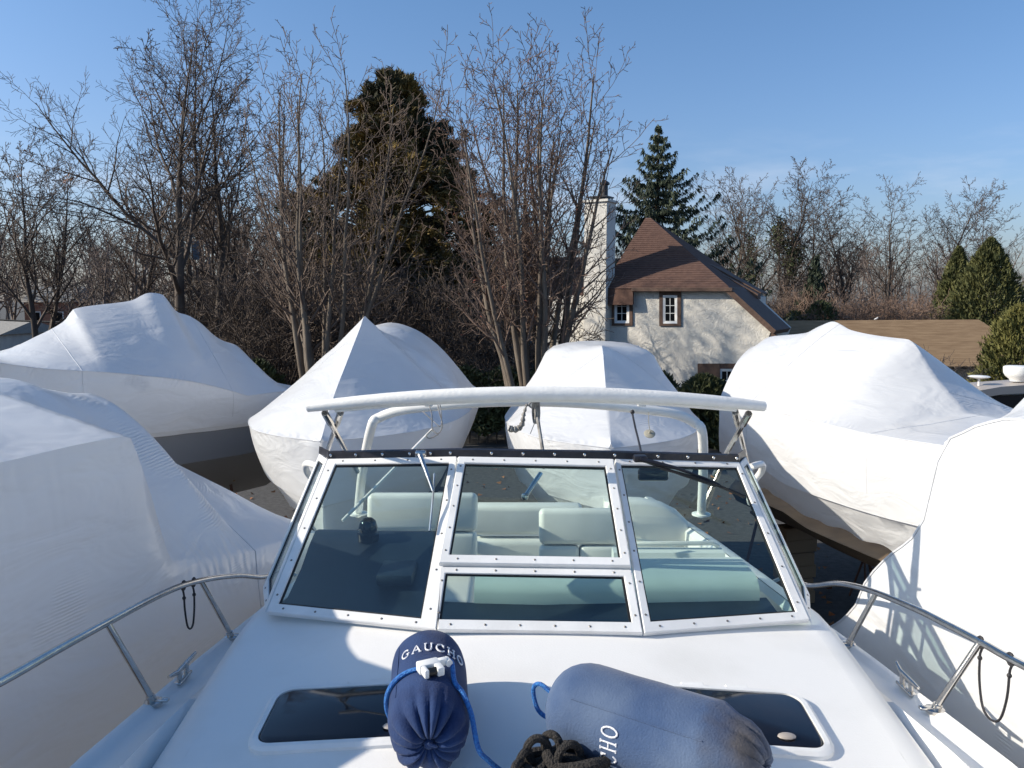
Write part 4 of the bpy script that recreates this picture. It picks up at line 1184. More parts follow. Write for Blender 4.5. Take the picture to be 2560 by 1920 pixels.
stands(a6, 0, 4.6, 1.1, -2.4, -3.5, 'boat beside the right rail')

# grey express cruiser beyond, far right
bx = P(2560, 1000, 12.0)
t = thing('cabin_cruiser', 'uncovered taupe cabin cruiser with dark side window, at the far right edge', 'boat', (bx.x + 1.2, 13.0, 0))
m = MB()
c0 = P(2452, 960, 12.6); zt = c0.z
roof = [(c0.x - 0.25, zt - 0.10), (c0.x + 0.2, zt - 0.02), (c0.x + 0.9, zt + 0.03), (c0.x + 2.2, zt + 0.04), (c0.x + 3.4, zt - 0.1)]
m.loft([[Vector((x, 12.4 - 0.0, z)) for x, z in roof] + [Vector((x, 12.4, z - 0.12)) for x, z in reversed(roof)], [Vector((x, 13.3, z - .03)) for x, z in roof] + [Vector((x, 13.3, z - 0.15)) for x, z in reversed(roof)]])
m.build('cabin_roof', M_cabgrey, t)
m = MB()
m.poly_slab([Vector((c0.x - 0.2, 12.5, zt - 0.2)), Vector((c0.x + 3.4, 12.5, zt - 0.2)), Vector((c0.x + 3.8, 12.5, zt - 1.0)), Vector((c0.x - 1.2, 12.5, zt - 1.0))], Vector((0, 0.75, 0)))
m.build('cabin_side', M_cabgrey, t)
m = MB()
m.poly_slab([Vector((c0.x + 0.15, 12.47, zt - 0.18)), Vector((c0.x + 0.9, 12.47, zt - 0.12)), Vector((c0.x + 1.1, 12.47, zt - 0.62)), Vector((c0.x - 0.5, 12.47, zt - 0.62))], Vector((0, 0.02, 0)))
m.build('side_window', M_tintdark, t)
m = MB()
rings = []
for x, wv in ((-2.6, .1), (-1.5, .9), (0, 1.35), (3, 1.4), (4.5, 1.3)):
    X = c0.x + x; rings.append([Vector((X, 13.7 - wv, zt - 1.0)), Vector((X, 13.7 - wv * .9, zt - 1.7)), Vector((X, 13.7 - wv * .3, zt - 2.4)), Vector((X, 13.7 + wv * .3, zt - 2.4)), Vector((X, 13.7 + wv * .9, zt - 1.7)), Vector((X, 13.7 + wv, zt - 1.0))])
m.loft(rings); m.build('hull', M_gelhull, t)
q = P(2546, 957, 12.85); q.z = zt + 0.02
m = MB(); m.lathe(q, [(0.12, 0.0), (0.13, 0.03), (0.19, 0.08), (0.215, 0.13), (0.22, 0.2), (0.215, 0.225), (0.19, 0.235), (0.001, 0.24)], 24); m.build('radar_dome', M_clip, t)
q = P(2447, 962, 12.8); q.z = zt - 0.05
m = MB(); m.tube([q, q + Vector((0, 0, 0.12))], 0.018, 8); m.lathe(q + Vector((0, 0, .11)), [(0.03, 0.0), (0.13, 0.018), (0.16, 0.034), (0.13, 0.048), (0.001, 0.058)], 20); m.build('satellite_antenna', M_clip, t)

# ------------------------------------------------------------------ the stucco house
HA = R(30)
hn = Vector((-math.sin(HA), -math.cos(HA), 0)); h1 = Vector((math.cos(HA), -math.sin(HA), 0)); h2 = -hn
hp = P(1700, 760, 33.0)
def HW(px, py, off=0.0): return onplane(px, py, hp + hn * off, hn)
house = thing('stucco_house', 'cream stucco house with brown hipped roof and tall chimney behind the bare trees', 'house', (hp.x, hp.y, 0.02))
def down(p, z): return Vector((p.x, p.y, z))
wl_ = [HW(1350, 740), HW(1575, 738), HW(1578, 728), HW(1822, 726), HW(1928, 826), HW(1912, 866)]
wl_ = [down(wl_[0], 0)] + wl_ + [down(wl_[-1], 0)]
m = MB(); m.poly_slab(wl_, h2 * 3.6)
m.build('wall', M_stucco, house, sharp=20)
# hip roof plane towards us, in stepped shingle courses
E = [HW(1516, 752, .30), HW(1580, 750, .30), HW(1582, 722, .30), HW(1828, 722, .30)]
apex = HW(1620, 545) + h2 * 4.2
ap_ = onplane(1620, 545, hp + h2 * 3.6, hn)
shoulder = onplane(1738, 643, hp + h2 * 1.9, hn)
leftup = onplane(1524, 655, hp + h2 * 1.7, hn)
eaveL = E[0]; eaveR = E[3]
def shingle_plane(poly_rows, name, parent, mt, th=0.03):
    """poly_rows: list of (left, right) points from the eave up; each course overlaps the one above"""
    m = MB()
    nrm = (poly_rows[0][1] - poly_rows[0][0]).cross(poly_rows[-1][0] - poly_rows[0][0]).normalized()
    if nrm.z < 0: nrm = -nrm
    for (a, b), (c, d) in zip(poly_rows, poly_rows[1:]):
        k = max(1, int((c - a).length / 0.9)); k = 1
        m.add([a - nrm * .05, b - nrm * .05, b + nrm * th, a + nrm * th, d + nrm * 0.004, c + nrm * 0.004], [(0, 1, 2, 3), (3, 2, 4, 5)])
    return m.build(name, mt, parent, sharp=None, fix=False)
def rows_between(left, right, n):
    """left/right: polylines from eave to top; resampled to n+1 equal height rows"""
    def at(pl, t):
        zs = pl[0].z + (pl[-1].z - pl[0].z) * t
        for a, b in zip(pl, pl[1:]):
            if zs <= b.z + 1e-6:
                k = (zs - a.z) / max(b.z - a.z, 1e-6); return a.lerp(b, k)
        return pl[-1]
    return [(at(left, i / n), at(right, i / n)) for i in range(n + 1)]
base_z = eaveR.z
eL = onplane(1500, 722, hp + hn * .30, hn)
# main plane: apex / left eave / right eave, one slope
roof_main = shingle_plane(rows_between([eL, leftup.lerp(eL, .0) if False else eL.lerp(ap_, .36), ap_ - h1 * 0.12], [eaveR, shoulder, ap_ + h1 * 0.12], 34), 'roof', house, M_shingle, th=.018)
# back slopes close the roof
back = ap_ + h2 * 0.6
m = MB()
bR = eaveR + h2 * 4.6 - Vector((0, 0, 0.1)); bL = eL + h2 * 5.2
rgh = onplane(1898, 738, hp + h2 * 3.0, hn)
m.add([eaveR, shoulder, ap_, back, bR], [(0, 1, 2, 3, 4)])
m.add([eL, ap_, back, bL], [(0, 1, 2, 3)])
m.add([bL, back, bR], [(0, 1, 2)])
m.build('rear_roof', M_shingle, house, sharp=None)
# lower window bay roof (left of the eave step)
m = MB()
ll = HW(1518, 762, .34); lr = HW(1582, 762, .34); lu = HW(1582, 722, .28); lw = HW(1518, 722, .28)
m.poly_slab([ll, lr, lu, lw], Vector((0, 0, .05)) + h2 * .1)
m.build('eave_drop', M_shingle, house, sharp=20)
# right rear gable: shaded wall, roof edge and fascia
yb = 2.6
def HB(px, py): return onplane(px, py, hp + h2 * yb, hn)
m = MB()
m.poly_slab([HB(1742, 668), HB(1898, 742), HB(1896, 795), HB(1860, 860), HB(1780, 860)], h2 * 1.2)
m.build('side_wall', M_stucco, house, sharp=20)
m = MB()
a_, b_2 = HB(1730, 640), HB(1902, 735)
m.poly_slab([a_, b_2, b_2 - Vector((0, 0, .22)), a_ - Vector((0, 0, .18))], hn * .5)
m.poly_slab([a_ + Vector((0, 0, .02)), b_2 + Vector((0, 0, .02)), b_2 + h2 * 1.2, a_ + h2 * 1.2], Vector((0, 0, .05)))
m.build('rear_eave', M_trim, house, sharp=20)
# barge board along the sloping right end
m = MB()
p0, p1, p2 = HW(1822, 722, .06), HW(1934, 830, .06), HW(1906, 900, .06)
d = Vector((0, 0, -.16))
m.poly_slab([HW(1820, 716, .28), HW(1940, 826, .28), HW(1932, 836, .28), HW(1812, 728, .28)], h2 * 2.6)
m.build('barge_board', M_trim, house, sharp=20)
m = MB(); m.poly_slab([HW(1930, 832, .05), HW(1944, 838, .05), HW(1921, 884, .05), HW(1909, 880, .05)], h2 * .1); m.build('corner_board', M_trim, house, sharp=20)
m = MB()
m.poly_slab([HW(1578, 719, .32), HW(1830, 719, .32), HW(1830, 728, .32), HW(1578, 728, .32)], h2 * .3)
m.build('eave_board', M_trim, house, sharp=20)
# chimney
ch = MB()
c_w = 1.0; cpt = onplane(1515, 720, hp + hn * .5, hn)
ctop = onplane(1515, 503, hp + hn * .5, hn).z
cz = ctop
cc = cpt - h1 * (c_w / 2)
ch.box(Vector((cc.x, cc.y, cz / 2)) + h2 * .45, (c_w, .9, cz), (h1, h2, Vector((0, 0, 1))), bev=.01, seg=1)
ch.box(Vector((cc.x, cc.y, 1.2)) + h2 * .45 - h1 * .25, (c_w + .9, .86, 2.4), (h1, h2, Vector((0, 0, 1))), bev=.02, seg=1)
chim = ch.build('chimney', M_stucco, house, sharp=20)
m = MB()
m.box(Vector((cc.x, cc.y, cz + .04)) + h2 * .45, (c_w + .16, 1.06, .10), (h1, h2, Vector((0, 0, 1))), bev=.01, seg=1)
m.build('chimney_cap', M_stucco, chim, sharp=20)
m = MB()
m.box(Vector((cc.x, cc.y, cz + .22)) + h2 * .45, (c_w * .9, .8, .05), (h1, h2, Vector((0, 0, 1))))
for k in (-.4, .4):
    for q in (.15, .75): m.box(Vector((cc.x, cc.y, cz + .14)) + h1 * k + h2 * q, (.05, .05, .16), (h1, h2, Vector((0, 0, 1))))
m.lathe(Vector((cc.x, cc.y, cz + .2)) + h2 * .45 + h1 * .2, [(.13, 0), (.13, .5), (.2, .52), (.2, .6), (.02, .72)], 12)
m.build('chimney_cowl', M_metal_dark, chim, sharp=30)
def window(x0, y0, x1, y1, fx0, fy0, fx1, fy1, nx_, ny_):
    m = MB()
    o_ = [HW(x0, y0, .06), HW(x1, y0, .06), HW(x1, y1, .06), HW(x0, y1, .06)]; i_ = [HW(fx0, fy0, .06), HW(fx1, fy0, .06), HW(fx1, fy1, .06), HW(fx0, fy1, .06)]
    for e in range(4):
        f = (e + 1) % 4
        m.poly_slab([o_[e], o_[f], i_[f], i_[e]], h2 * .10)
    wdw = m.build('window', M_trim, house, sharp=20)
    m = MB()
    ins = 6.5
    j_ = [HW(fx0 + ins, fy0 + ins, .03), HW(fx1 - ins, fy0 + ins, .03), HW(fx1 - ins, fy1 - ins, .03), HW(fx0 + ins, fy1 - ins, .03)]
    k_ = [q - hn * .005 for q in i_]
    for e in range(4):
        f = (e + 1) % 4
        m.poly_slab([k_[e], k_[f], j_[f], j_[e]], h2 * .06)
    for a in range(1, nx_):
        t = a / nx_; p_, q_ = j_[0].lerp(j_[1], t), j_[3].lerp(j_[2], t); m.poly_slab([p_ - h1 * .012, p_ + h1 * .012, q_ + h1 * .012, q_ - h1 * .012], h2 * .03)
    for a in range(1, ny_):
        t = a / ny_; p_, q_ = j_[0].lerp(j_[3], t) + hn * .004, j_[1].lerp(j_[2], t) + hn * .004; z_ = Vector((0, 0, .012)); m.poly_slab([p_ + z_, q_ + z_, q_ - z_, p_ - z_], h2 * .03)
    m.build('window_frame', M_winw, wdw, sharp=20)
    m = MB(); m.poly_slab([q - hn * .016 for q in j_], h2 * .008); m.build('pane', M_pane, wdw, sharp=20)
window(1529, 733, 1581, 814, 1536, 741, 1573, 808, 2, 3)
window(1648, 726, 1702, 815, 1657, 738, 1693, 809, 2, 3)
window(1744, 909, 1846, 1010, 1798, 922, 1837, 1004, 2, 3)
m = MB()
wz = [HW(1744, 909, .08), HW(1800, 909, .08), HW(1800, 1010, .08), HW(1744, 1010, .08)]
m.poly_slab(wz, h2 * .04); m.build('lower_shutter', M_trim, house, sharp=20)
# left wing with a dark roof
m = MB()
g0 = [onplane(x, y, hp + h2 * 1.2, hn) for x, y in ((1268, 800), (1460, 800))]
m.poly_slab([down(g0[0], 0), g0[0], g0[1], down(g0[1], 0)], h2 * 6)
m.build('left_wing_wall', M_stucco, house, sharp=20)
le0, le1 = onplane(1258, 808, hp + h2 * .8, hn), onplane(1470, 808, hp + h2 * .8, hn)
lt0, lt1 = onplane(1262, 643, hp + h2 * 4.2, hn), onplane(1470, 643, hp + h2 * 4.2, hn)
rw = shingle_plane(rows_between([le0, lt0], [le1, lt1], 20), 'left_wing_roof', house, M_shingle, th=.018)
m = MB(); m.add([lt0, lt1, lt1 + h2 * 3 - Vector((0, 0, 2.6)), lt0 + h2 * 3 - Vector((0, 0, 2.6))], [(0, 1, 2, 3)]); m.add([le0, lt0, lt0 + h2 * 3 - Vector((0, 0, 2.6)), down(lt0 + h2 * 3, 0), down(le0, 0)], [(0, 1, 2, 3, 4)]); m.build('left_wing_gable', M_trim, house, sharp=None)

# ------------------------------------------------------------------ garage with the tan roof
ga, gb = P(1922, 802, 38.0), P(2446, 799, 37.4)
ge = (ga - Vector((0.2, 4.4, 1.75)), gb + Vector((0.65, -4.4, -1.75)))
gar = thing('garage', 'long low garage with weathered tan brown roof, right of the stucco house', 'garage', ((ga.x + gb.x) / 2, 36.0, 0.02))
shingle_plane(rows_between([ge[0], ga], [ge[1], gb], 26), 'roof', gar, M_garroof, th=.008)
m = MB(); m.add([ga, gb, gb + Vector((.65, 4.4, -1.75)), ga + Vector((-.2, 4.4, -1.75))], [(0, 1, 2, 3)]); m.build('rear_roof', M_garroof, gar, sharp=None)
m = MB()
y0, y1 = ge[0].y + .3, ga.y + 4.1; zt = ge[0].z - .1
m.box(Vector(((ge[0].x + ge[1].x) / 2, (y0 + y1) / 2, zt / 2)), (ge[1].x - ge[0].x - .6, y1 - y0, zt))
for q in (ga + Vector((.25, 0, 0)), gb + Vector((.25, 0, 0))):
    m.add([Vector((q.x, y0, zt)), Vector((q.x, q.y, q.z - .12)), Vector((q.x, y1, zt))], [(0, 1, 2)])
m.build('wall', M_garwall, gar, sharp=20)
q = P(2190, 801, 37.8)
root = thing('gull', 'white gull perched on the ridge of the tan garage roof', 'bird', (q.x, q.y, q.z - .02))
m = MB()
sp = [(-.20, .06, .005), (-.15, .075, .03), (-.06, .10, .06), (.04, .125, .065), (.10, .17, .045), (.13, .215, .034), (.16, .235, .032), (.185, .23, .015), (.215, .222, .006)]
m.tube([q + Vector((x * .5, 0, z * .62 - .0)) for x, z, r in sp], [r * .62 for x, z, r in sp], 10)
m.build('body', M_gull, root, sharp=60)
m = MB()
for sy in (-1, 1): m.tube([q + Vector((.03, sy * .018, -.02)), q + Vector((.02, sy * .018, .04))], .006, 5)
m.build('legs', M_wood, root)

# ------------------------------------------------------------------ shed, truck, distant houses, pole
sp_ = P(1255, 905, 37.0)
shed = thing('shed', 'small grey roofed shed with blue grey walls beside the pickup truck', 'shed', (sp_.x, 38, 0.02))
m = MB(); m.box(Vector((sp_.x + .2, 39.0, 1.35)), (2.6, 3.4, 2.7)); m.build('wall', M_shedwall, shed)
a_, b_2 = P(1185, 890, 36.6), P(1320, 890, 36.6)
shingle_plane(rows_between([P(1183, 892, 37.0), P(1197, 843, 38.6)], [P(1320, 892, 37.0), P(1312, 840, 38.6)], 8), 'roof', shed, M_shedroof)
m = MB(); m.poly_slab([P(1183, 893, 36.9), P(1255, 872, 36.9), P(1320, 893, 36.9), P(1320, 899, 36.9), P(1183, 899, 36.9)], Vector((0, .12, 0))); m.build('gable_board', M_metal_dark, shed)
tp = P(1170, 935, 33.0)
truck = thing('pickup_truck', 'white pickup truck with a ladder rack behind the clipped hedge', 'truck', (tp.x, 33.5, 0))
zt = tp.z
m = MB()
m.loft([[Vector((tp.x - 1.6, y, z)) for y, z in ((32.6, .5), (32.6, 1.0), (34.4, 1.0), (34.4, .5))], [Vector((tp.x - .1, y, z)) for y, z in ((32.5, .5), (32.5, 1.15), (34.5, 1.15), (34.5, .5))], [Vector((tp.x + 3.2, y, z)) for y, z in ((32.5, .5), (32.5, 1.15), (34.5, 1.15), (34.5, .5))]])
body = m.build('body', M_truck, truck)
m = MB()
m.loft([[Vector((tp.x - .9, y, 1.13)) for y in (32.6, 34.4)] + [Vector((tp.x + .9, y, 1.13)) for y in (34.4, 32.6)], [Vector((tp.x - .35, y, 1.85)) for y in (32.75, 34.25)] + [Vector((tp.x + .75, y, 1.85)) for y in (34.25, 32.75)]])
cab = m.build('cab', M_truck, truck, sharp=20)
m = MB(); m.poly_slab([Vector((tp.x - .68, 32.62, 1.2)), Vector((tp.x + .78, 32.62, 1.2)), Vector((tp.x + .68, 32.73, 1.76)), Vector((tp.x - .28, 32.73, 1.76))], Vector((0, -.015, 0))); m.build('side_window', M_tintdark, cab)
m = MB()
for x in (.95, 1.75):
    for y in (32.6, 34.4): m.box(Vector((tp.x + x, y, 1.75)), (.07, .07, 1.3))
    for z in (1.55, 1.8, 2.05, 2.38): m.box(Vector((tp.x + x, 33.5, z)), (.05, 1.8, .05))
for y in (32.56, 34.44):
    for z in (1.6, 1.85, 2.1, 2.4): m.box(Vector((tp.x + 1.35, y, z)), (1.1, .04, .05))
m.build('ladder_rack', M_truck, truck)
for x in (-1.0, 2.3):
    for y in (32.55, 34.45):
        m = MB(); m.tube([Vector((tp.x + x, y - .11, .38)), Vector((tp.x + x, y + .11, .38))], .38, 16); wh = m.build('wheel', M_rubber, truck)
        m = MB(); m.tube([Vector((tp.x + x, y - .125, .38)), Vector((tp.x + x, y + .125, .38))], .2, 12); m.build('rim', M_steel, wh)

def house_far(label, x, y, wx, wy, hz_, rh, wall, roof, rot=0, nwin=3):
    t = thing('distant_house', label, 'house', (x, y, 0.02))
    ca, sa = math.cos(rot), math.sin(rot); X = Vector((ca, sa, 0)); Y_ = Vector((-sa, ca, 0)); c = Vector((x, y, 0))
    m = MB(); m.box(c + Vector((0, 0, hz_ / 2)), (wx, wy, hz_), (X, Y_, Vector((0, 0, 1)))); m.build('wall', wall, t)
    m = MB()
    A = [c + X * (sx * (wx / 2 + .3)) + Y_ * (sy * (wy / 2 + .3)) + Vector((0, 0, hz_ - .05)) for sx, sy in ((-1, -1), (1, -1), (1, 1), (-1, 1))]
    r0, r1 = c - X * (wx / 2 + .3) + Vector((0, 0, hz_ + rh)), c + X * (wx / 2 + .3) + Vector((0, 0, hz_ + rh))
    m.add(A + [r0, r1], [(0, 1, 5, 4), (2, 3, 4, 5), (0, 4, 3), (1, 2, 5), (3, 2, 1, 0)])
    m.build('roof', roof, t, sharp=10)
    for k in range(nwin):
        q = c + X * (-wx / 2 + wx * (k + .5) / nwin) - Y_ * (wy / 2 + .02) + Vector((0, 0, hz_ * .62))
        m = MB(); m.box(q, (1.0, .06, 1.2), (X, Y_, Vector((0, 0, 1)))); wd_ = m.build('window', M_winw, t)
        m = MB(); m.box(q - Y_ * .03, (.8, .04, 1.0), (X, Y_, Vector((0, 0, 1)))); m.build('pane', M_pane, wd_)
h_ = P(128, 760, 88)
house_far('small red brick house far off at the left, seen between bare trunks', h_.x, 90, 4.5, 7, 4.2, 1.6, M_brick, M_shedroof, 0.1, 2)
h_ = P(20, 830, 62)
house_far('pale rendered low building far off at the left edge beside the road', h_.x - 6, 64, 14, 7, 2.0, .9, M_pale, M_shedroof, -0.1, 4)
# utility pole and cables
pq = P(474, 700, 45.0)
pole = thing('utility_pole', 'wooden utility pole with crossarm behind the tall forked tree at the left', 'utility pole', (pq.x, pq.y, 0))
ztop = P(474, 536, 45.0).z
m = MB(); m.tube([Vector((pq.x, pq.y, -.1)), Vector((pq.x, pq.y, ztop))], [.17, .12], 10); m.build('pole', M_barkdark, pole)
m = MB(); m.box(Vector((pq.x, pq.y - .12, ztop - .5)), (1.9, .12, .14)); m.build('crossarm', M_barkdark, pole)
m = MB(); m.tube([Vector((pq.x + .35, pq.y - .1, ztop - 2.4)), Vector((pq.x + .35, pq.y - .1, ztop - 1.4))], .24, 12); m.build('transformer', M_shedwall, pole)
for i, (py0, py1, lab) in enumerate(((548, 436, 'highest of the power cables running left from the utility pole'), (566, 462, 'middle power cable running left from the utility pole'), (577, 474, 'lower power cable just under the middle one, running left from the pole'), (798, 762, 'thick lowest pair of cables crossing far left behind the trunks'))):
    a_ = Vector((pq.x - .4 + .3 * i, pq.y - .12, P(474, py0, 45.0).z)); b_2 = P(-420, py1 - 60, 47.0)
    if i == 3: b_2 = P(-420, 756, 47.0)
    m = MB(); pts = []
    for k in range(21):
        t = k / 20; q = a_.lerp(b_2, t); q.z -= 1.1 * 4 * t * (1 - t) * (.5 if i == 3 else .35); pts.append(q)
    m.tube(pts, .028 if i < 3 else .05, 5)
    tag(m.build('power_cable', M_wire, None, loc=tuple(a_)), lab, 'cable', 'power cables at the left')

# ------------------------------------------------------------------ trees
class Tubes:
    """collects thin tapered tubes into flat arrays"""
    def __init__(s): s.v = []; s.f = []; s.n = 0
    def add(s, pts, rad, n):
        pts = np.asarray(pts); k = len(pts)
        t = np.empty_like(pts); t[1:-1] = pts[2:] - pts[:-2]; t[0] = pts[1] - pts[0]; t[-1] = pts[-1] - pts[-2]
        t /= (np.linalg.norm(t, axis=1, keepdims=True) + 1e-9)
        ref = np.array([0.31, 0.95, 0.05]) if abs(t[0][1]) < 0.8 else np.array([0.95, 0.1, 0.31])
        a = np.cross(t, ref); a /= (np.linalg.norm(a, axis=1, keepdims=True) + 1e-9); b = np.cross(t, a)
        an = 2 * np.pi * np.arange(n) / n
        r = np.asarray(rad)[:, None, None]
        ring = pts[:, None, :] + r * (np.cos(an)[None, :, None] * a[:, None, :] + np.sin(an)[None, :, None] * b[:, None, :])
        s.v.append(ring.reshape(-1, 3))
        i = np.arange(k - 1)[:, None] * n; j = np.arange(n)[None, :]
        q = np.stack([i + j, i + (j + 1) % n, i + n + (j + 1) % n, i + n + j], -1).reshape(-1, 4) + s.n
        s.f.append(q); s.n += k * n
    def mesh(s, name, mt):
        return mesh_np(name, np.concatenate(s.v), np.concatenate(s.f), mt, True)
def rot_about(d, ax, ang):
    return d * math.cos(ang) + np.cross(ax, d) * math.sin(ang) + ax * np.dot(ax, d) * (1 - math.cos(ang))
def unit(x): return x / (np.linalg.norm(x) + 1e-9)
def grow(rs, tr, cr_, p, d, L, r, lev, cfg, tips):
    c = cfg[lev]
    n = c['seg']; pts = [p]; dirs = [d]
    for k in range(n):
        d = unit(d + rs.normal(0, c['wander'], 3) + np.array([0, 0, c['trop']]))
        p = p + d * (L / n); pts.append(p); dirs.append(d)
    t = np.linspace(0, 1, n + 1)
    rad = r * (1 - t * (1 - c['taper'])); rad = np.maximum(rad, cfg[0]['rmin'])
    (tr if lev == 0 else cr_).add(pts, rad, c['sides'])
    if lev + 1 < len(cfg):
        e = cfg[lev + 1]
        nc = e['count'] if lev == 0 else max(2, int(e['count'] * (0.5 + 0.5 * L / c['Lref'])))
        ph = rs.uniform(0, 6.28)
        for i in range(nc):
            u = e['t0'] + (1 - e['t0']) * (i + rs.uniform(0.1, 0.9)) / nc
            k = min(int(u * n), n - 1); fr = u * n - k
            q = pts[k] * (1 - fr) + pts[k + 1] * fr; dd = dirs[k + 1]
            perp = unit(np.cross(dd, np.array([0.3, 0.2, 1.0]) if abs(dd[2]) < 0.95 else np.array([1.0, 0, 0])))
            perp = rot_about(perp, dd, ph + i * 2.4 + rs.uniform(-.5, .5))
            ang = R(rs.uniform(*e['ang'])) * (1.0 if not e.get('open') else (1.25 - .5 * u))
            nd = unit(rot_about(dd, perp, ang))
            l2 = e['len'] * L * rs.uniform(.65, 1.15) * (1.15 - e.get('fall', .55) * u)
            r2 = max(min((rad[k] * (1 - fr) + rad[k + 1] * fr) * e['rr'], r * .8), cfg[0]['rmin'])
            grow(rs, tr, cr_, q, nd, l2, r2, lev + 1, cfg, tips)
    else: tips.append(pts[-1])
def tree_meshes(seed, h, r, cfg, stems=1, lean=0, name='bare_tree', bark=None, twig=None, vase=None):
    rs = np.random.RandomState(seed); tr = Tubes(); cr_ = Tubes(); tips = []
    for i in range(stems):
        if stems == 1: d = unit(np.array([rs.normal(0, .02), rs.normal(0, .02), 1.0])); p = np.array([0., 0., -.1]); L = h; rr_ = r
        else:
            az = 2 * np.pi * i / stems + rs.uniform(-.3, .3); ln = R(lean) * rs.uniform(.25, 1.0)
            d = unit(np.array([math.sin(ln) * math.cos(az), math.sin(ln) * math.sin(az), math.cos(ln)])); p = np.array([math.cos(az) * r * .8, math.sin(az) * r * .8, -.1 if i < stems * .6 else .4]); L = h * rs.uniform(.78, 1.0); rr_ = r * rs.uniform(.38, .62)
        cfg[0]['Lref'] = h
        grow(rs, tr, cr_, p, d, L, rr_, 0, cfg, tips)
    return tr.mesh('trunk', bark), cr_.mesh('crown', twig), tips
def lv(**k): return k
def cfg_fork():    # tall tree, trunk bare below then a few big ascending limbs
    return [lv(seg=12, wander=.045, trop=.02, taper=.04, sides=8, rmin=.0075, Lref=1),
            lv(count=11, t0=.30, ang=(34, 58), len=.68, rr=.62, seg=9, wander=.09, trop=.055, taper=.15, sides=5, Lref=5.0, fall=.75),
            lv(count=12, t0=.15, ang=(25, 55), len=.42, rr=.6, seg=6, wander=.12, trop=.04, taper=.2, sides=4, Lref=2.2),
            lv(count=8, t0=.12, ang=(25, 60), len=.42, rr=.6, seg=4, wander=.14, trop=.03, taper=.4, sides=3, Lref=.9),
            lv(count=6, t0=.15, ang=(25, 60), len=.50, rr=.7, seg=3, wander=.15, trop=.02, taper=.7, sides=3, Lref=.4)]
def cfg_vase(cn=16):    # many upright stems with short side shoots
    return [lv(seg=12, wander=.045, trop=.055, taper=.12, sides=6, rmin=.0075, Lref=1),
            lv(count=cn, t0=.33, ang=(25, 50), len=.23, rr=.5, seg=6, wander=.09, trop=.09, taper=.2, sides=4, Lref=2.2, fall=.35),
            lv(count=8, t0=.1, ang=(28, 58), len=.36, rr=.6, seg=4, wander=.12, trop=.05, taper=.35, sides=3, Lref=.8),
            lv(count=5, t0=.15, ang=(30, 65), len=.42, rr=.7, seg=3, wander=.15, trop=.03, taper=.7, sides=3, Lref=.35)]
def cfg_mid():
    return [lv(seg=10, wander=.06, trop=.02, taper=.06, sides=7, rmin=.011, Lref=1),
            lv(count=17, t0=.26, ang=(25, 52), len=.48, rr=.55, seg=7, wander=.11, trop=.06, taper=.2, sides=4, Lref=4.5, fall=.7),
            lv(count=10, t0=.12, ang=(25, 58), len=.42, rr=.6, seg=5, wander=.13, trop=.04, taper=.25, sides=3, Lref=2.0),
            lv(count=7, t0=.12, ang=(25, 60), len=.45, rr=.65, seg=3, wander=.15, trop=.03, taper=.5, sides=3, Lref=.9),
            lv(count=5, t0=.12, ang=(25, 60), len=.5, rr=.7, seg=2, wander=.15, trop=.03, taper=.7, sides=3, Lref=.45)]
def cfg_shrub():
    return [lv(seg=8, wander=.19, trop=.05, taper=.2, sides=4, rmin=.010, Lref=1),
            lv(count=10, t0=.12, ang=(25, 70), len=.46, rr=.6, seg=5, wander=.22, trop=.03, taper=.3, sides=3, Lref=1.2, fall=.4),
            lv(count=7, t0=.1, ang=(25, 70), len=.42, rr=.65, seg=3, wander=.22, trop=.03, taper=.6, sides=3, Lref=.5)]
def put_tree(name, label, cat, meshes, x, y, rot=0, s=1.0, group=None, sz=None, z=0.0):
    t = thing(name, label, cat, (x, y, z), group)
    t.rotation_euler = (0, 0, rot); t.scale = (s, s, sz or s)
    link_mesh('trunk', meshes[0], t); link_mesh('crown', meshes[1], t)
    return t
# 1 the three big bare trees
mt1 = tree_meshes(14, 14.6, .27, cfg_fork(), bark=M_barkdark, twig=M_twigdark)
q = P(438, 800, 30.0)
T1 = put_tree('bare_tree', 'tall dark bare tree with one trunk forking into wide limbs, behind the broadside boat', 'tree', mt1, q.x, 30.0, 0.6, 0.93)
mt2 = tree_meshes(23, 11.0, .24, cfg_vase(15), stems=13, lean=19, bark=M_bark, twig=M_twig)
q = P(800, 800, 24.5)
T2 = put_tree('bare_tree', 'bare many-stemmed tree in front of the left side of the bronze conifer', 'tree', mt2, q.x, 24.5, 0.3)
mt3 = tree_meshes(44, 10.4, .24, cfg_vase(16), stems=18, lean=15, bark=M_bark, twig=M_twigred)
q = P(1342, 850, 22.0)
T3 = put_tree('bare_tree', 'bare many-stemmed tree standing in front of the chimney of the stucco house', 'tree', mt3, q.x, 22.0, 1.1)
# a few dead leaves still hang on the tall tree
rs = np.random.RandomState(3)
def leaf_cloud(centres, per, spread, size, rs, asp=.5, up=0.0):
    C = np.repeat(centres, per, 0) + rs.normal(0, 1, (len(centres) * per, 3)) * spread
    return leaf_tris(C, rs.normal(0, 1, C.shape) + np.array([0, 0, up]), size, rs, asp)
def leaf_tris(C, D, size, rs, asp=.45):
    N = len(C); D = D / (np.linalg.norm(D, axis=1, keepdims=True) + 1e-9)
    Wv = np.cross(D, rs.normal(0, 1, (N, 3))); Wv /= (np.linalg.norm(Wv, axis=1, keepdims=True) + 1e-9)
    s_ = (size * rs.uniform(.6, 1.4, N))[:, None]
    v = np.stack([C - D * s_ * .5 - Wv * s_ * asp * .5, C - D * s_ * .5 + Wv * s_ * asp * .5, C + D * s_ * .6], 1).reshape(-1, 3)
    return v, np.arange(N * 3).reshape(-1, 3)
tips = np.array(mt1[2]); sel = tips[rs.choice(len(tips), 14)]
v, f = leaf_cloud(sel, 14, .12, .10, rs)
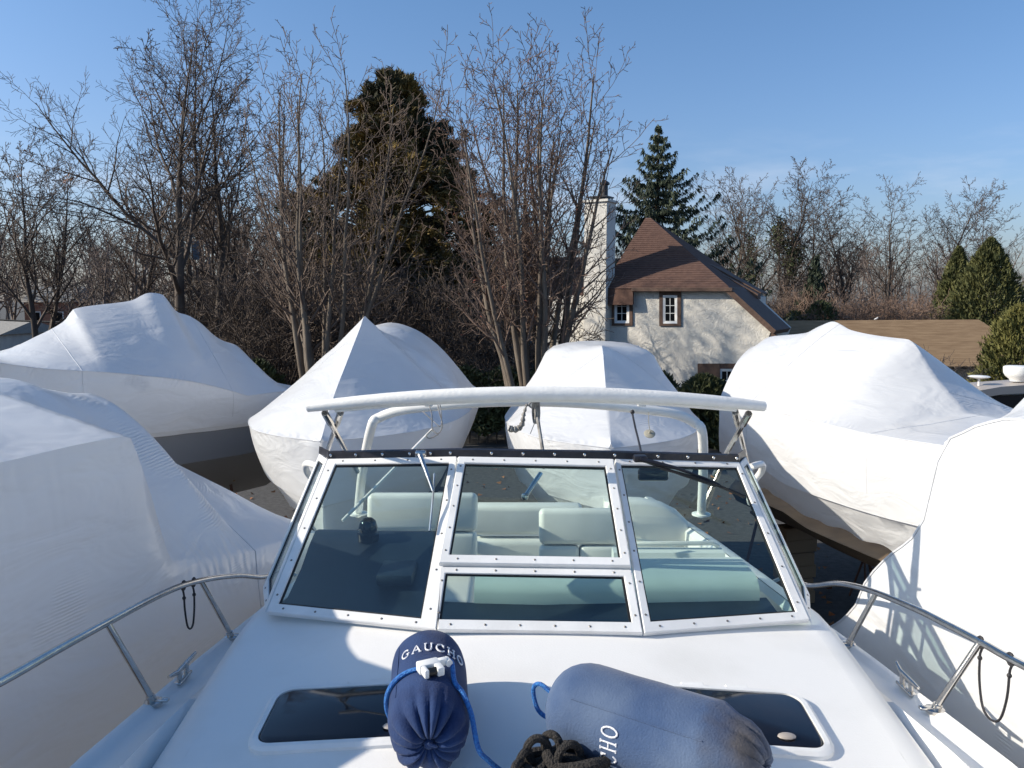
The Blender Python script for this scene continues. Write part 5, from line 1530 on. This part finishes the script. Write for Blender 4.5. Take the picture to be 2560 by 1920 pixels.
b_o = link_mesh('dead_leaves', mesh_np('dead_leaves', v, f, M_leafdead), T1); b_o['kind'] = 'stuff'
tips = np.array(mt3[2]); sel = tips[rs.choice(len(tips), 220)]
v, f = leaf_cloud(sel, 2, .04, .06, rs)
b_o = link_mesh('buds', mesh_np('buds', v, f, mat('red_buds', (0.22, .06, .035), .8)), T3); b_o['kind'] = 'stuff'
# 2 middle-distance bare trees: three meshes, copied
midsets = [tree_meshes(101 + i, 12.5, .20, cfg_mid(), bark=M_barkdark if i < 2 else M_bark, twig=M_twigdark if i < 2 else M_twig) for i in range(3)]
def mesh_top(me):
    co = np.empty(len(me.vertices) * 3, np.float32); me.vertices.foreach_get('co', co); return float(np.percentile(co[2::3], 99.8))
mid_h = [mesh_top(ms[1]) for ms in midsets]
def place_mid(k, px, ytop, Y, label, name='bare_tree', group=None, rot=0):
    top = P(px, ytop, Y).z; x = P(px, 800, Y).x; s = top / mid_h[k]
    return put_tree(name, label, 'tree', midsets[k], x, Y, rot, s, group, s)
place_mid(0, 74, 300, 38, 'leftmost bare tree, dark trunk near the left edge', rot=.4)
place_mid(1, 108, 330, 39, 'second bare tree from the left edge, close behind the leftmost one', rot=2.1)
place_mid(1, 320, 330, 33, 'thin bare tree between the left pair and the tall forked tree', rot=1.0)
place_mid(0, 560, 130, 33, 'bare tree right of the tall forked tree, crown mingling with it', rot=3.3)
place_mid(1, 640, 300, 36, 'dark bare tree behind the many-stemmed tree, left of the bronze conifer', rot=5)
GR = 'row of bare trees behind the tan garage'
row = [(1, 1808, 440, 52, 'first bare tree right of the stucco house, behind the garage'), (0, 1880, 415, 55, 'second bare tree right of the stucco house, ivy on its trunk'), (0, 1960, 405, 54, 'third bare tree right of the stucco house, tallest of the row'), (1, 2040, 440, 57, 'fourth bare tree right of the stucco house, in the row behind the garage'), (0, 2112, 470, 56, 'fifth bare tree right of the stucco house, above the left half of the garage ridge'), (1, 2222, 430, 58, 'sixth bare tree right of the stucco house, above the middle of the garage ridge'), (0, 2345, 450, 60, 'seventh bare tree right of the stucco house, left of the two evergreens'), (1, 2420, 480, 64, 'eighth bare tree right of the stucco house, behind the two evergreens'), (1, 2585, 600, 66, 'ninth bare tree of the row, small crown at the right edge')]
for i, (k, px, yt, Y, lab) in enumerate(row): place_mid(k, px, yt, Y, lab, group=GR, rot=i * 1.7)
for (px, yt, Y, lab) in ((1050, 560, 46, 'bare tree glimpsed between the bronze conifer and the middle bare tree'), (1170, 600, 44, 'thin bare tree left of the stucco house, behind the middle bare tree')):
    place_mid(2, px, yt, Y, lab, rot=px)
# 3 shrubs and brush
shr = [tree_meshes(201 + i, 4.2, .10, cfg_shrub(), stems=16, lean=38, bark=M_twigdark if i == 0 else M_twig, twig=M_twigdark if i == 0 else M_twig) for i in range(2)]
def merged_brush(name, label, cat, sets, spots, mt, rs, group=None):
    V = []; Fc = []; n = 0
    for (x, y, s, sz, k, ro) in spots:
        for me in sets[k][:2]:
            co = np.empty(len(me.vertices) * 3, np.float32); me.vertices.foreach_get('co', co); co = co.reshape(-1, 3)
            fi = np.empty(len(me.loops), np.int32); me.loops.foreach_get('vertex_index', fi); fi = fi.reshape(-1, 4)
            c, sn = math.cos(ro), math.sin(ro)
            w_ = np.stack([(co[:, 0] * c - co[:, 1] * sn) * s + x, (co[:, 0] * sn + co[:, 1] * c) * s + y, co[:, 2] * sz], 1)
            V.append(w_); Fc.append(fi + n); n += len(w_)
    o = link_mesh(name, mesh_np(name, np.concatenate(V), np.concatenate(Fc), mt, True))
    o['kind'] = 'stuff'; o['label'] = label; o['category'] = cat
    return o
rs2 = np.random.RandomState(8)
# individually visible shrubs, then the mass behind
spots = [(620, 30, 1.25), (690, 28, 1.3), (890, 30, 1.2), (960, 31, 1.3), (1030, 29, 1.1), (1100, 30, 1.2), (1230, 31, 1.3), (1290, 27, 1.0)]
names = ['leftmost leafless shrub of the dark thicket, under the tall forked tree', 'leafless shrub left of the foot of the many-stemmed tree', 'leafless shrub under the left half of the bronze conifer', 'leafless shrub below the middle of the bronze conifer', 'leafless shrub below the right half of the bronze conifer', 'leafless shrub right of the bronze conifer, above the hump of the wrapped boat', 'leafless shrub in front of the grey roofed shed', 'leafless shrub at the foot of the tree before the chimney']
for i, ((px, Y, s), lab) in enumerate(zip(spots, names)):
    put_tree('bare_shrub', lab, 'shrub', shr[0], P(px, 800, Y).x, Y, i * 1.3, s, 'leafless shrubs of the thicket', s * 1.15)
sp2 = []
for i in range(46):
    px = rs2.uniform(520, 1240); Y = rs2.uniform(37, 48); sp2.append((P(px, 800, Y).x, Y, rs2.uniform(.9, 1.3), rs2.uniform(1.0, 1.5), 0, rs2.uniform(0, 6)))
merged_brush('thicket', 'dense dark leafless thicket under and behind the conifer', 'thicket', shr, sp2, M_twigdark, rs2)
sp2 = []
for i in range(34):
    px = rs2.uniform(2010, 2440); Y = rs2.uniform(44, 52); sp2.append((P(px, 800, Y).x, Y, rs2.uniform(.9, 1.2), rs2.uniform(.75, 1.2), 1, rs2.uniform(0, 6)))
merged_brush('brushwood', 'reddish brown leafless brushwood along the ridge of the garage', 'brush', shr, sp2, M_brush, rs2)
sp2 = []
for i in range(20):
    px = rs2.uniform(1760, 2040); Y = rs2.uniform(44, 52); sp2.append((P(px, 800, Y).x, Y, rs2.uniform(.8, 1.1), rs2.uniform(.8, 1.2), 1, rs2.uniform(0, 6)))
merged_brush('undergrowth', 'dull brown undergrowth between house and garage trees', 'brush', shr, sp2, M_twig, rs2)
for px, Y, s, lab in ((2360, 23.2, .60, 'slender bare shrub in front of the right end of the garage roof'), (2420, 22.6, .48, 'smaller bare shrub right of the slender one, before the garage roof')):
    put_tree('bare_shrub', lab, 'shrub', shr[1], P(px, 800, Y).x, Y, px, s, None, s * 1.1)
# far wood on the left
wood = [tree_meshes(301 + i, 11, .2, [lv(seg=6, wander=.06, trop=.02, taper=.2, sides=4, rmin=.03, Lref=1), lv(count=12, t0=.22, ang=(25, 55), len=.48, rr=.55, seg=5, wander=.12, trop=.05, taper=.25, sides=3, Lref=4.5, fall=.7), lv(count=9, t0=.1, ang=(25, 60), len=.42, rr=.6, seg=3, wander=.15, trop=.04, taper=.5, sides=3, Lref=2.0)], bark=M_twigdark, twig=M_twigdark) for i in range(2)]
sp2 = []
for i in range(120):
    px = rs2.uniform(-250, 1260); Y = rs2.uniform(70, 125); top = 560 + 60 * math.sin(px * .009) + rs2.uniform(-25, 60)
    if px > 620: top += 30
    s = P(px, top, Y).z / 10.6; sp2.append((P(px, 800, Y).x, Y, s * 1.1, s, i % 2, rs2.uniform(0, 6)))
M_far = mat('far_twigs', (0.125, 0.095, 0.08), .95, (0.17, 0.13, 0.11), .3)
merged_brush('far_wood', 'hazy brown leafless wood in the distance at the left', 'wood', wood, sp2, M_far, rs2)
sp2 = []
for i in range(70):
    px = rs2.uniform(1500, 2800); Y = rs2.uniform(85, 140); top = 650 + rs2.uniform(-30, 50)
    s = P(px, top, Y).z / 10.6; sp2.append((P(px, 800, Y).x, Y, s * 1.1, s, i % 2, rs2.uniform(0, 6)))
merged_brush('far_wood', 'hazy brown leafless wood in the distance behind the garage', 'wood', wood, sp2, M_far, rs2)

# 4 evergreens
def evergreen(name, label, parts, x, y, group=None, rot=0):
    t = thing(name, label, 'tree', (x, y, 0), group); t.rotation_euler = (0, 0, rot)
    for nm, me in parts: link_mesh(nm, me, t)
    return t
# bronze conifer
rs = np.random.RandomState(77)
hC = 13.4
tb = Tubes(); cen = []; cs = []
tb.add([(0, 0, -.1), (.05, 0, 4), (-.03, .05, 8), (0, 0, 12.6)], [.36, .27, .16, .04], 9)
def hw(z):          # crown half width
    t = z / hC
    return 2.95 * min(1, (t / .30) ** .5) * (1 - max(0, (t - .42) / .58) ** 1.25) + .12
for i in range(340):
    z = 1.3 + (hC - 1.6) * (rs.uniform(0, 1) ** .92); az = rs.uniform(0, 2 * np.pi)
    rr_ = 1.26 * hw(z) * (rs.uniform(.55, 1.0) if rs.rand() < .8 else rs.uniform(.15, .5)) * (1 + .16 * math.sin(3 * az + z * 1.3))
    if z < 4.6 and rs.rand() < .15: continue
    e = np.array([math.cos(az) * rr_, math.sin(az) * rr_, z])
    s0_ = np.array([0, 0, max(.8, z - rr_ * .25)])
    mid = (s0_ + e) / 2 + np.array([0, 0, -.12]); tb.add([s0_, mid, e], [.05, .035, .012], 4)
    cen.append(e); cs.append(.32 + .46 * hw(z) / 2.9 * rs.uniform(.7, 1.15))
C = []; D = []
for e, s_ in zip(cen, cs):
    outw = unit(np.array([e[0], e[1], 1.5]))
    nt_ = 16          # tufts within each cloud-like pad
    for k in range(nt_):
        o_ = rs.normal(0, 1, 3); o_ = o_ / np.linalg.norm(o_) * s_ * rs.uniform(.55, 1.0) * np.array([1.0, 1.0, .85]); c_ = e + o_
        dr = unit(o_ + outw * s_ * .8 + np.array([0, 0, .25 * s_]))
        nl = 30
        C.append(c_ + rs.normal(0, .065, (nl, 3))); D.append(dr + rs.normal(0, .38, (nl, 3)))
C = np.concatenate(C); D = np.concatenate(D)
v, f = leaf_tris(C, D, .20, rs, .30)
q = P(998, 800, 41.5)
t_ = evergreen('bronze_conifer', 'broad bronze green conifer with ragged pads of foliage in the middle of the trees', [('trunk', tb.mesh('trunk', M_barkdark)), ('crown', mesh_np('crown', v, f, M_cedar))], q.x, 41.5)
t_.scale = (1.48, 1.48, P(1005, 160, 41.5).z / 13.5)
# spruce behind the house
def spruce(seed, h, wdt):
    rs = np.random.RandomState(seed); tb = Tubes(); C = []; D = []
    tb.add([(0, 0, -.1), (0, 0, h * .5), (0, 0, h)], [.26, .16, .015], 8)
    nl = 27
    for i in range(nl):
        t = i / (nl - 1); z = h * (.14 + .84 * t)
        bl_ = wdt * (1 - t) ** .95 * (.86 + .14 * math.sin(i * 2.3)) + .18
        nb = 9 if t < .8 else 6
        for k in range(nb):
            az = 2 * np.pi * (k + rs.uniform(-.3, .3)) / nb + i * .7; L = bl_ * rs.uniform(.6, 1.12)
            hd = np.array([math.cos(az), math.sin(az), 0]); pts = []
            zz = z + rs.uniform(-.1, .1)
            for s_ in np.linspace(0, 1, 6):
                pts.append(hd * L * s_ + np.array([0, 0, zz - L * (.42 * s_ - .50 * s_ ** 3.2 + .18 * t * 0) + .16 * t * L * s_]))
            tb.add(pts, np.linspace(.035, .008, 6), 3)
            pts = np.array(pts)
            nn = int(20 + 52 * L)
            u = rs.uniform(.08, 1.02, nn) * 5; i0 = np.minimum(u.astype(int), 4); fr = (u - i0)[:, None]
            base_ = pts[i0] * (1 - fr) + pts[i0 + 1] * fr
            side = np.array([-hd[1], hd[0], 0]); wdt_ = .20 * (1 - .55 * (u / 5)) * L ** .5
            off = rs.uniform(-1, 1, nn) * wdt_
            C.append(base_ + side * off[:, None] + np.array([0, 0, -1]) * (rs.uniform(0, .20, nn) * (1 - .4 * t))[:, None])
            D.append(hd * .35 + side * (np.sign(off) * .35)[:, None] + np.array([0, 0, -.75]) + rs.normal(0, .25, (nn, 3)))
    v, f = leaf_tris(np.concatenate(C), np.concatenate(D), .24, rs, .30)
    return [('trunk', tb.mesh('trunk', M_barkdark)), ('crown', mesh_np('crown', v, f, M_spruce))]
q = P(1638, 800, 42.0)
evergreen('spruce_tree', 'tall dark spruce with drooping branches behind the stucco house roof', spruce(5, P(1636, 312, 42).z, 7.2), q.x, 42.0)
q = P(1315, 700, 46.0)
evergreen('spruce_tree', 'smaller spruce half hidden behind the bare tree, left of the chimney', spruce(6, P(1320, 540, 46).z, 2.2), q.x, 46.0)
q = P(2035, 800, 48.0)
evergreen('spruce_tree', 'low dark green evergreen in the row of bare trees above the garage', spruce(7, P(2030, 640, 48).z, 2.0), q.x, 48.0)
def dense_cone(seed, h, wd, n, size, mt, prof=None, asp=.4, lump=.12):
    rs = np.random.RandomState(seed)
    t = rs.uniform(0, 1, n) ** 1.25; az = rs.uniform(0, 2 * np.pi, n)
    pr = (1 - t) ** .75 * np.minimum(1, .55 + t * 4) if prof is None else prof(t)
    lum = 1 + lump * np.sin(az * 5 + t * 17) + lump * .8 * np.sin(az * 9 - t * 31)
    rr_ = wd * pr * lum * rs.uniform(.62, 1.04, n) + .03
    C = np.stack([np.cos(az) * rr_, np.sin(az) * rr_, .05 + h * t], 1)
    D = np.stack([np.cos(az) * .55, np.sin(az) * .55, np.full(n, .8)], 1) + rs.normal(0, .35, (n, 3))
    v, f = leaf_tris(C, D, size, rs, asp)
    tb = Tubes(); tb.add([(0, 0, -.1), (0, 0, h * .5), (0, 0, h * .92)], [.12, .09, .02], 7)
    return [('trunk', tb.mesh('trunk', M_barkdark)), ('crown', mesh_np('crown', v, f, mt))]
q = P(2388, 800, 46.0)
evergreen('arborvitae', 'narrow pointed arborvitae, left of the two beside the garage', dense_cone(1, P(2388, 620, 46).z, 2.1, 17000, .22, M_arbor), q.x, 46.0)
q = P(2466, 800, 43.0)
evergreen('arborvitae', 'broad cone shaped arborvitae, right and larger of the two beside the garage', dense_cone(2, P(2461, 598, 43).z, 3.3, 30000, .19, M_arbor), q.x, 43.0)
rnd = lambda t: np.sqrt(np.maximum(0, 1 - (2 * t - .75) ** 2 / 1.6)) * (t < 1)
q = P(2560, 800, 25.0)
evergreen('evergreen_shrub', 'sunlit yellow green evergreen shrub at the right edge', dense_cone(3, P(2560, 765, 25).z, 1.25, 20000, .15, M_yellowgreen, lambda t: (1 - t ** 3) ** .6), q.x, 25.0)
for i, (px, top, Y, wd, n, mt, lab) in enumerate(((1640, 928, 27, .85, 9000, M_hedge, 'leafy evergreen shrub below the house wall, right of the middle wrapped boat'), (1765, 942, 26, 1.0, 12000, M_hedge, 'leafy evergreen shrub in front of the lower house window'), (1860, 965, 25, .8, 8000, M_hedge, 'leafy evergreen shrub between house window and the large right wrapped boat'), (1900, 775, 44, 1.1, 5000, M_yellowgreen, 'yellow green bush at the right corner of the stucco house'), (1985, 780, 45, 1.1, 5000, M_yellowgreen, 'yellow green bush above the left end of the garage ridge'), (2050, 755, 44, 1.3, 6000, M_ivy, 'grey green rounded bush above the garage ridge'), (1240, 815, 40, 1.5, 6000, M_hedge, 'evergreen bush behind the grey roofed shed'), (1335, 800, 38, 1.0, 4000, M_hedge, 'evergreen bush between the shed and the stucco house'), (640, 905, 26, .9, 6000, M_hedge, 'dark evergreen bush between the broadside boat and the peaked boat'), (560, 930, 24, .9, 6000, M_hedge, 'low evergreen bush just right of the broadside boat'))):
    evergreen('evergreen_shrub', lab, dense_cone(20 + i, P(px, top, Y).z, wd, n, .16, mt, lambda t: (1 - t ** 3) ** .6, .55, .18), P(px, 800, Y).x, Y)
# ivy on trunks of the row
for i, (px, y0, y1, Y, lab) in enumerate(((1868, 600, 760, 54.5, 'ivy clump on the trunk of the second tree in the garage row'), (1942, 560, 640, 53.5, 'ivy clump high on the tallest tree of the garage row'), (1976, 600, 700, 53.4, 'ivy clump lower on the tallest tree of the garage row'))):
    n = 1300; rs = np.random.RandomState(40 + i); zt_, zb_ = P(px, y0, Y).z, P(px, y1, Y).z
    zz_ = rs.beta(2, 2.4, n); sp_w = .16 + .42 * np.sin(np.pi * zz_) * (1 + .5 * np.sin(zz_ * 23))
    C = np.stack([rs.normal(0, .55, n) * sp_w, rs.normal(0, .55, n) * sp_w, zz_ * (zt_ - zb_) * 1.3], 1)
    v, f = leaf_tris(C, rs.normal(0, 1, C.shape), .16, rs, .6)
    o = link_mesh('ivy', mesh_np('ivy', v, f, M_ivy), None, (P(px, 800, Y).x, Y, zb_)); tag(o, lab, 'ivy')
# clipped hedge in front of truck and shed
hx0, hx1 = P(1150, 950, 26).x, P(1330, 950, 26).x; hz1 = P(1240, 926, 26).z
t = thing('hedge', 'clipped green hedge between the peaked and the middle wrapped boat', 'hedge', ((hx0 + hx1) / 2, 26, 0))
rs = np.random.RandomState(9); n = 22000
C = np.stack([rs.uniform(hx0 - .3, hx1 + .3, n) - (hx0 + hx1) / 2, rs.uniform(-.55, .55, n), rs.uniform(0.1, 1, n) ** .7 * hz1], 1)
C[:, 2] += .10 * np.sin(C[:, 0] * 5) + rs.normal(0, .05, n)
v, f = leaf_tris(C, rs.normal(0, 1, C.shape) + np.array([0, -.3, .3]), .12, rs, .75)
link_mesh('foliage', mesh_np('foliage', v, f, M_hedge), t)
tb = Tubes()
for k in range(9):
    x = hx0 - (hx0 + hx1) / 2 + (hx1 - hx0) * k / 8; tb.add([(x, 0, -.05), (x + .05, .02, .8), (x, 0, hz1 * .9)], [.03, .025, .012], 5)
link_mesh('stems', tb.mesh('stems', M_barkdark), t)

# fallen leaves blown over the yard between the boats
rs = np.random.RandomState(12); n = 2200
C = np.stack([rs.uniform(-14, 14, n), rs.uniform(5.5, 22, n), rs.uniform(0.012, 0.03, n)], 1)
v, f = leaf_tris(C, rs.normal(0, 1, C.shape) * np.array([1, 1, .12]), .085, rs, .75)
o = link_mesh('leaf_litter', mesh_np('leaf_litter', v, f, M_leafdead)); o['kind'] = 'stuff'; o['label'] = 'dead brown leaves scattered over the yard between the boats'; o['category'] = 'leaves'
